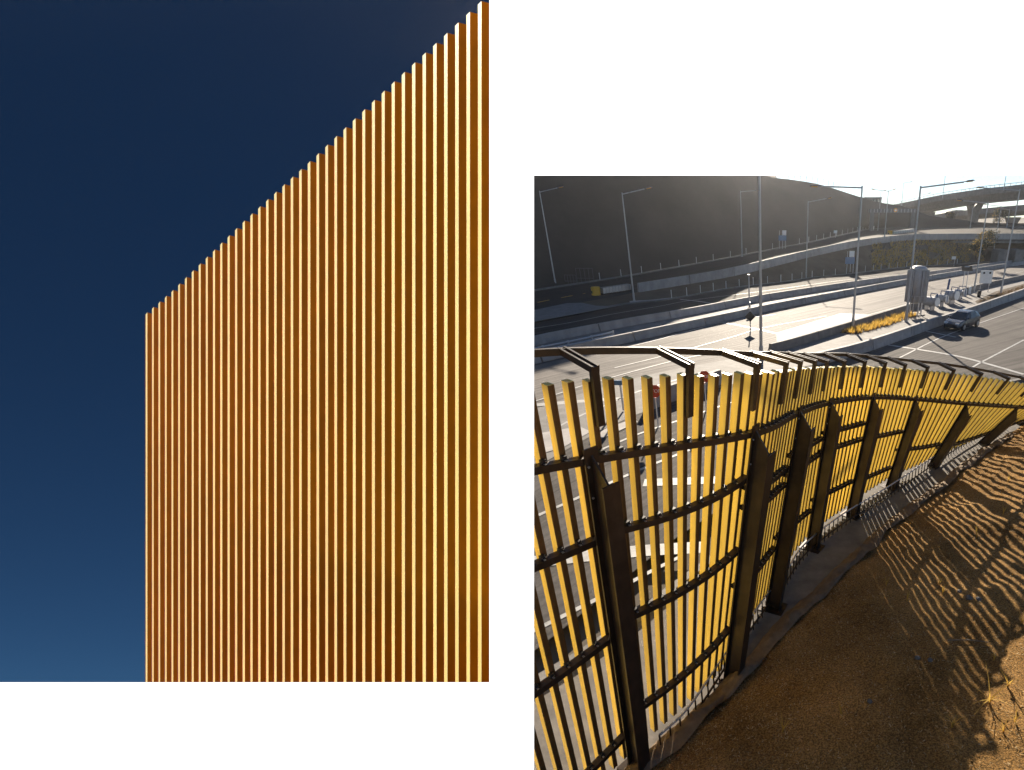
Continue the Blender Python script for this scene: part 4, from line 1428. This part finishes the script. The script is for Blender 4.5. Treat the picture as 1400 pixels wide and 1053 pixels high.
def tree(base, h, r, label, gold=.4):
    root = thing('small_tree', label, 'tree', base, 'small trees by the low bridge')
    tr = MB().tube([base, base + Z * h * .35 + X * .1, base + Z * h * .7 - X * .1], .16, 8, .06)
    for k in range(5):
        a = k * 1.3
        s = base + Z * h * (.35 + .06 * k)
        tr.tube([s, s + Vector((math.cos(a), math.sin(a), .8)) * r * .6], .06, 6, .02)
    tr.build('trunk', M['bark'], root)
    for nm, mt_, cnt_ in (('crown', 'leaf_dark', 1500), ('golden_leaves', 'leaf_gold', int(1500 * gold))):
        mb = MB()
        cl = [(Vector((random.uniform(-1, 1), random.uniform(-1, 1), random.uniform(-.7, .8))) * r * .65, r * random.uniform(.25, .5)) for _ in range(12)]
        for k in range(cnt_):
            c, cr = random.choice(cl)
            v = Vector((random.gauss(0, 1), random.gauss(0, 1), random.gauss(0, 1))).normalized() * cr * random.random() ** .4
            p = base + Z * h * .72 + c + v
            a = Vector((random.gauss(0, 1), random.gauss(0, 1), random.gauss(0, 1))).normalized()
            b_ = a.orthogonal().normalized()
            o = len(mb.v)
            mb.v += [p - a * .13, p + b_ * .09, p + a * .13, p - b_ * .09]
            mb.f.append((o, o + 1, o + 2, o + 3))
        mb.build(nm, M[mt_], root)
tree(at_y(1346, 352, 108), 4.3, 2.2, 'dry tree with golden leaves in front of the low bridge parapet', .14)
tree(at_y(1364, 318, 150), 5.2, 2.6, 'round dark tree behind the low bridge, right of the flared pier', .08)
tree(at_y(1298, 309, 170), 4.0, 1.8, 'sparse dry tree at the edge of the far embankment left of the pier', .12)
tree(at_y(1333, 355, 100), 3.0, 1.5, 'low dark bush at the left of the golden-leaved tree', .15)

# frames stacked by the upper road at far left
fb = at_z(795, 387, -8.9)
for k, (px, py, ww, hh, lb) in enumerate([(781, 386.5, .8, 1.2, 'low grey rack of tubes at the foot of the hill, left one'), (801, 385, 1.2, 2.0, 'taller grey tube frame at the foot of the hill, right one')]):
    b = at_z(px, py + 1.5, -8.65)
    fr_ = thing('tube_frame', lb, 'rack', b, 'tube frames at the foot of the hill')
    for j in range(5):
        q = b + X * (-ww + ww * .5 * j)
        MB().tube([q, q + Z * hh], .03, 6).build('upright', M['lamp_body'], fr_)
    for z_ in (.3, .97):
        MB().tube([b - X * ww + Z * hh * z_, b + X * ww + Z * hh * z_], .03, 6).build('crossbar', M['lamp_body'], fr_)

# ================================================================== the car
def car(px, py, heading, label):
    c = at_z(px, py, RZ)
    root = thing('car', label, 'car', c)
    f = Vector((math.cos(heading), math.sin(heading), 0)); s = Vector((-f.y, f.x, 0))
    def W(x, y, z): return c + f * x + s * y + Z * z
    # stations along the car: x, half width, sill z, shoulder z
    st = [(-2.15, .62, .38, .80), (-2.05, .78, .28, .92), (-1.5, .86, .22, .96), (-.6, .88, .20, .95), (.4, .88, .20, .93), (1.1, .87, .21, .88), (1.75, .82, .24, .76), (2.08, .68, .30, .62), (2.16, .55, .36, .54)]
    vs = []; fs = []
    for x, w_, z0, z1 in st:
        vs += [W(x, -w_ * .93, z0), W(x, -w_, (z0 + z1) / 2), W(x, -w_ * .93, z1), W(x, w_ * .93, z1), W(x, w_, (z0 + z1) / 2), W(x, w_ * .93, z0)]
    for i in range(len(st) - 1):
        for j in range(6):
            l = (j + 1) % 6
            fs.append((i * 6 + j, i * 6 + l, (i + 1) * 6 + l, (i + 1) * 6 + j))
    fs += [(0, 1, 2, 3, 4, 5), tuple(len(st) * 6 - 6 + j for j in (5, 4, 3, 2, 1, 0))]
    body = MB().add(vs, fs).build('body', M['carpaint'], root)
    md = body.modifiers.new('bevel', 'BEVEL'); md.width = .05; md.segments = 2
    # cabin: lower ring and roof ring
    lo = [(-1.95, .74, .93), (-1.0, .80, .94), (.2, .80, .93), (1.12, .76, .88)]
    hi = [(-1.45, .56, 1.36), (-.9, .60, 1.45), (-.1, .60, 1.45), (.25, .57, 1.39)]
    vs = []
    for (x, w_, z_), (x2, w2, z2) in zip(lo, hi): vs += [W(x, -w_, z_ - .04), W(x, w_, z_ - .04), W(x2, w2, z2), W(x2, -w2, z2)]
    fs = [(0, 1, 2, 3), (15, 14, 13, 12)]
    for i in range(3):
        for j in range(4):
            l = (j + 1) % 4
            fs.append((i * 4 + j, (i + 1) * 4 + j, (i + 1) * 4 + l, i * 4 + l))
    cab = MB().add(vs, fs).build('cabin', M['carpaint'], root)
    md = cab.modifiers.new('bevel', 'BEVEL'); md.width = .03; md.segments = 2
    def pane(pts, nm):
        n_ = (pts[1] - pts[0]).cross(pts[2] - pts[0]).normalized()
        cc = sum(pts, Vector()) / len(pts)
        if n_.dot(cc - W(-.4, 0, .9)) < 0: n_ = -n_
        q = [cc + (p - cc) * .88 for p in pts]
        m_ = len(q)
        mb = MB().add([p + n_ * .012 for p in q] + [p - n_ * .02 for p in q], [tuple(range(m_)), tuple(range(2 * m_ - 1, m_ - 1, -1))] + [(k, (k + 1) % m_, m_ + (k + 1) % m_, m_ + k) for k in range(m_)])
        sub(mb, nm, M['glass'], cab, root)
    L = lambda i, sg: W(lo[i][0], sg * lo[i][1], lo[i][2]); Hh = lambda i, sg: W(hi[i][0], sg * hi[i][1], hi[i][2])
    pane([L(3, -1), L(3, 1), Hh(3, 1), Hh(3, -1)], 'windscreen')
    pane([L(0, -1), L(0, 1), Hh(0, 1), Hh(0, -1)], 'rear_window')
    for sg in (-1, 1):
        pane([L(1, sg), L(2, sg), Hh(2, sg), Hh(1, sg)], 'side_window')
        pane([L(2, sg), L(3, sg), Hh(3, sg), Hh(2, sg)], 'side_window')
        pane([L(0, sg), L(1, sg), Hh(1, sg), Hh(0, sg)], 'side_window')
        for wx in (-1.35, 1.32):
            t_ = MB().lathe(W(wx, sg * .70, .32), [(.2, 0), (.31, .0), (.33, .04), (.33, .17), (.31, .2), (.2, .2)], 20, s * sg).build('wheel', M['tyre'], root)
            sub(MB().lathe(W(wx, sg * .885, .32), [(.21, 0), (.21, .02), (.06, .03)], 14, s * sg), 'rim', M['zinc'], t_, root)
        MB().box(W(2.0, sg * .52, .64), f, s, Z, .12, .15, .07).build('headlight', M['headlight'], root)
        MB().box(W(-2.1, sg * .58, .78), f, s, Z, .06, .12, .08).build('tail_light', M['red'], root)
        MB().box(W(.75, sg * .93, .98), f, s, Z, .07, .09, .06).build('mirror', M['carpaint'], root)
    MB().box(W(2.13, 0, .50), f, s, Z, .03, .42, .07).build('grille', M['black'], root)
    MB().box(W(2.14, 0, .34), f, s, Z, .03, .5, .05).build('bumper_intake', M['black'], root)
car(1314, 448, math.atan2(-.72, -.69), 'grey car driving along the near carriageway past the pumps')

# ================================================================== sunlit haze in the air
hz = MB().abox(-200, 230, -30, 300, -10.5, 36)
hm = bpy.data.materials.new('haze_air')
hm.use_nodes = True
hm.node_tree.nodes.clear()
pv = hm.node_tree.nodes.new('ShaderNodeVolumePrincipled')
pv.inputs['Color'].default_value = (0.93, 0.94, 0.97, 1)
pv.inputs['Density'].default_value = 0.00025
pv.inputs['Anisotropy'].default_value = 0.87
ho_ = hm.node_tree.nodes.new('ShaderNodeOutputMaterial')
hm.node_tree.links.new(pv.outputs[0], ho_.inputs['Volume'])
tag(hz.build('haze', hm), 'thin sunlit haze in the air over the interchange', 'haze', kind='stuff')
print('objects', len(bpy.data.objects))
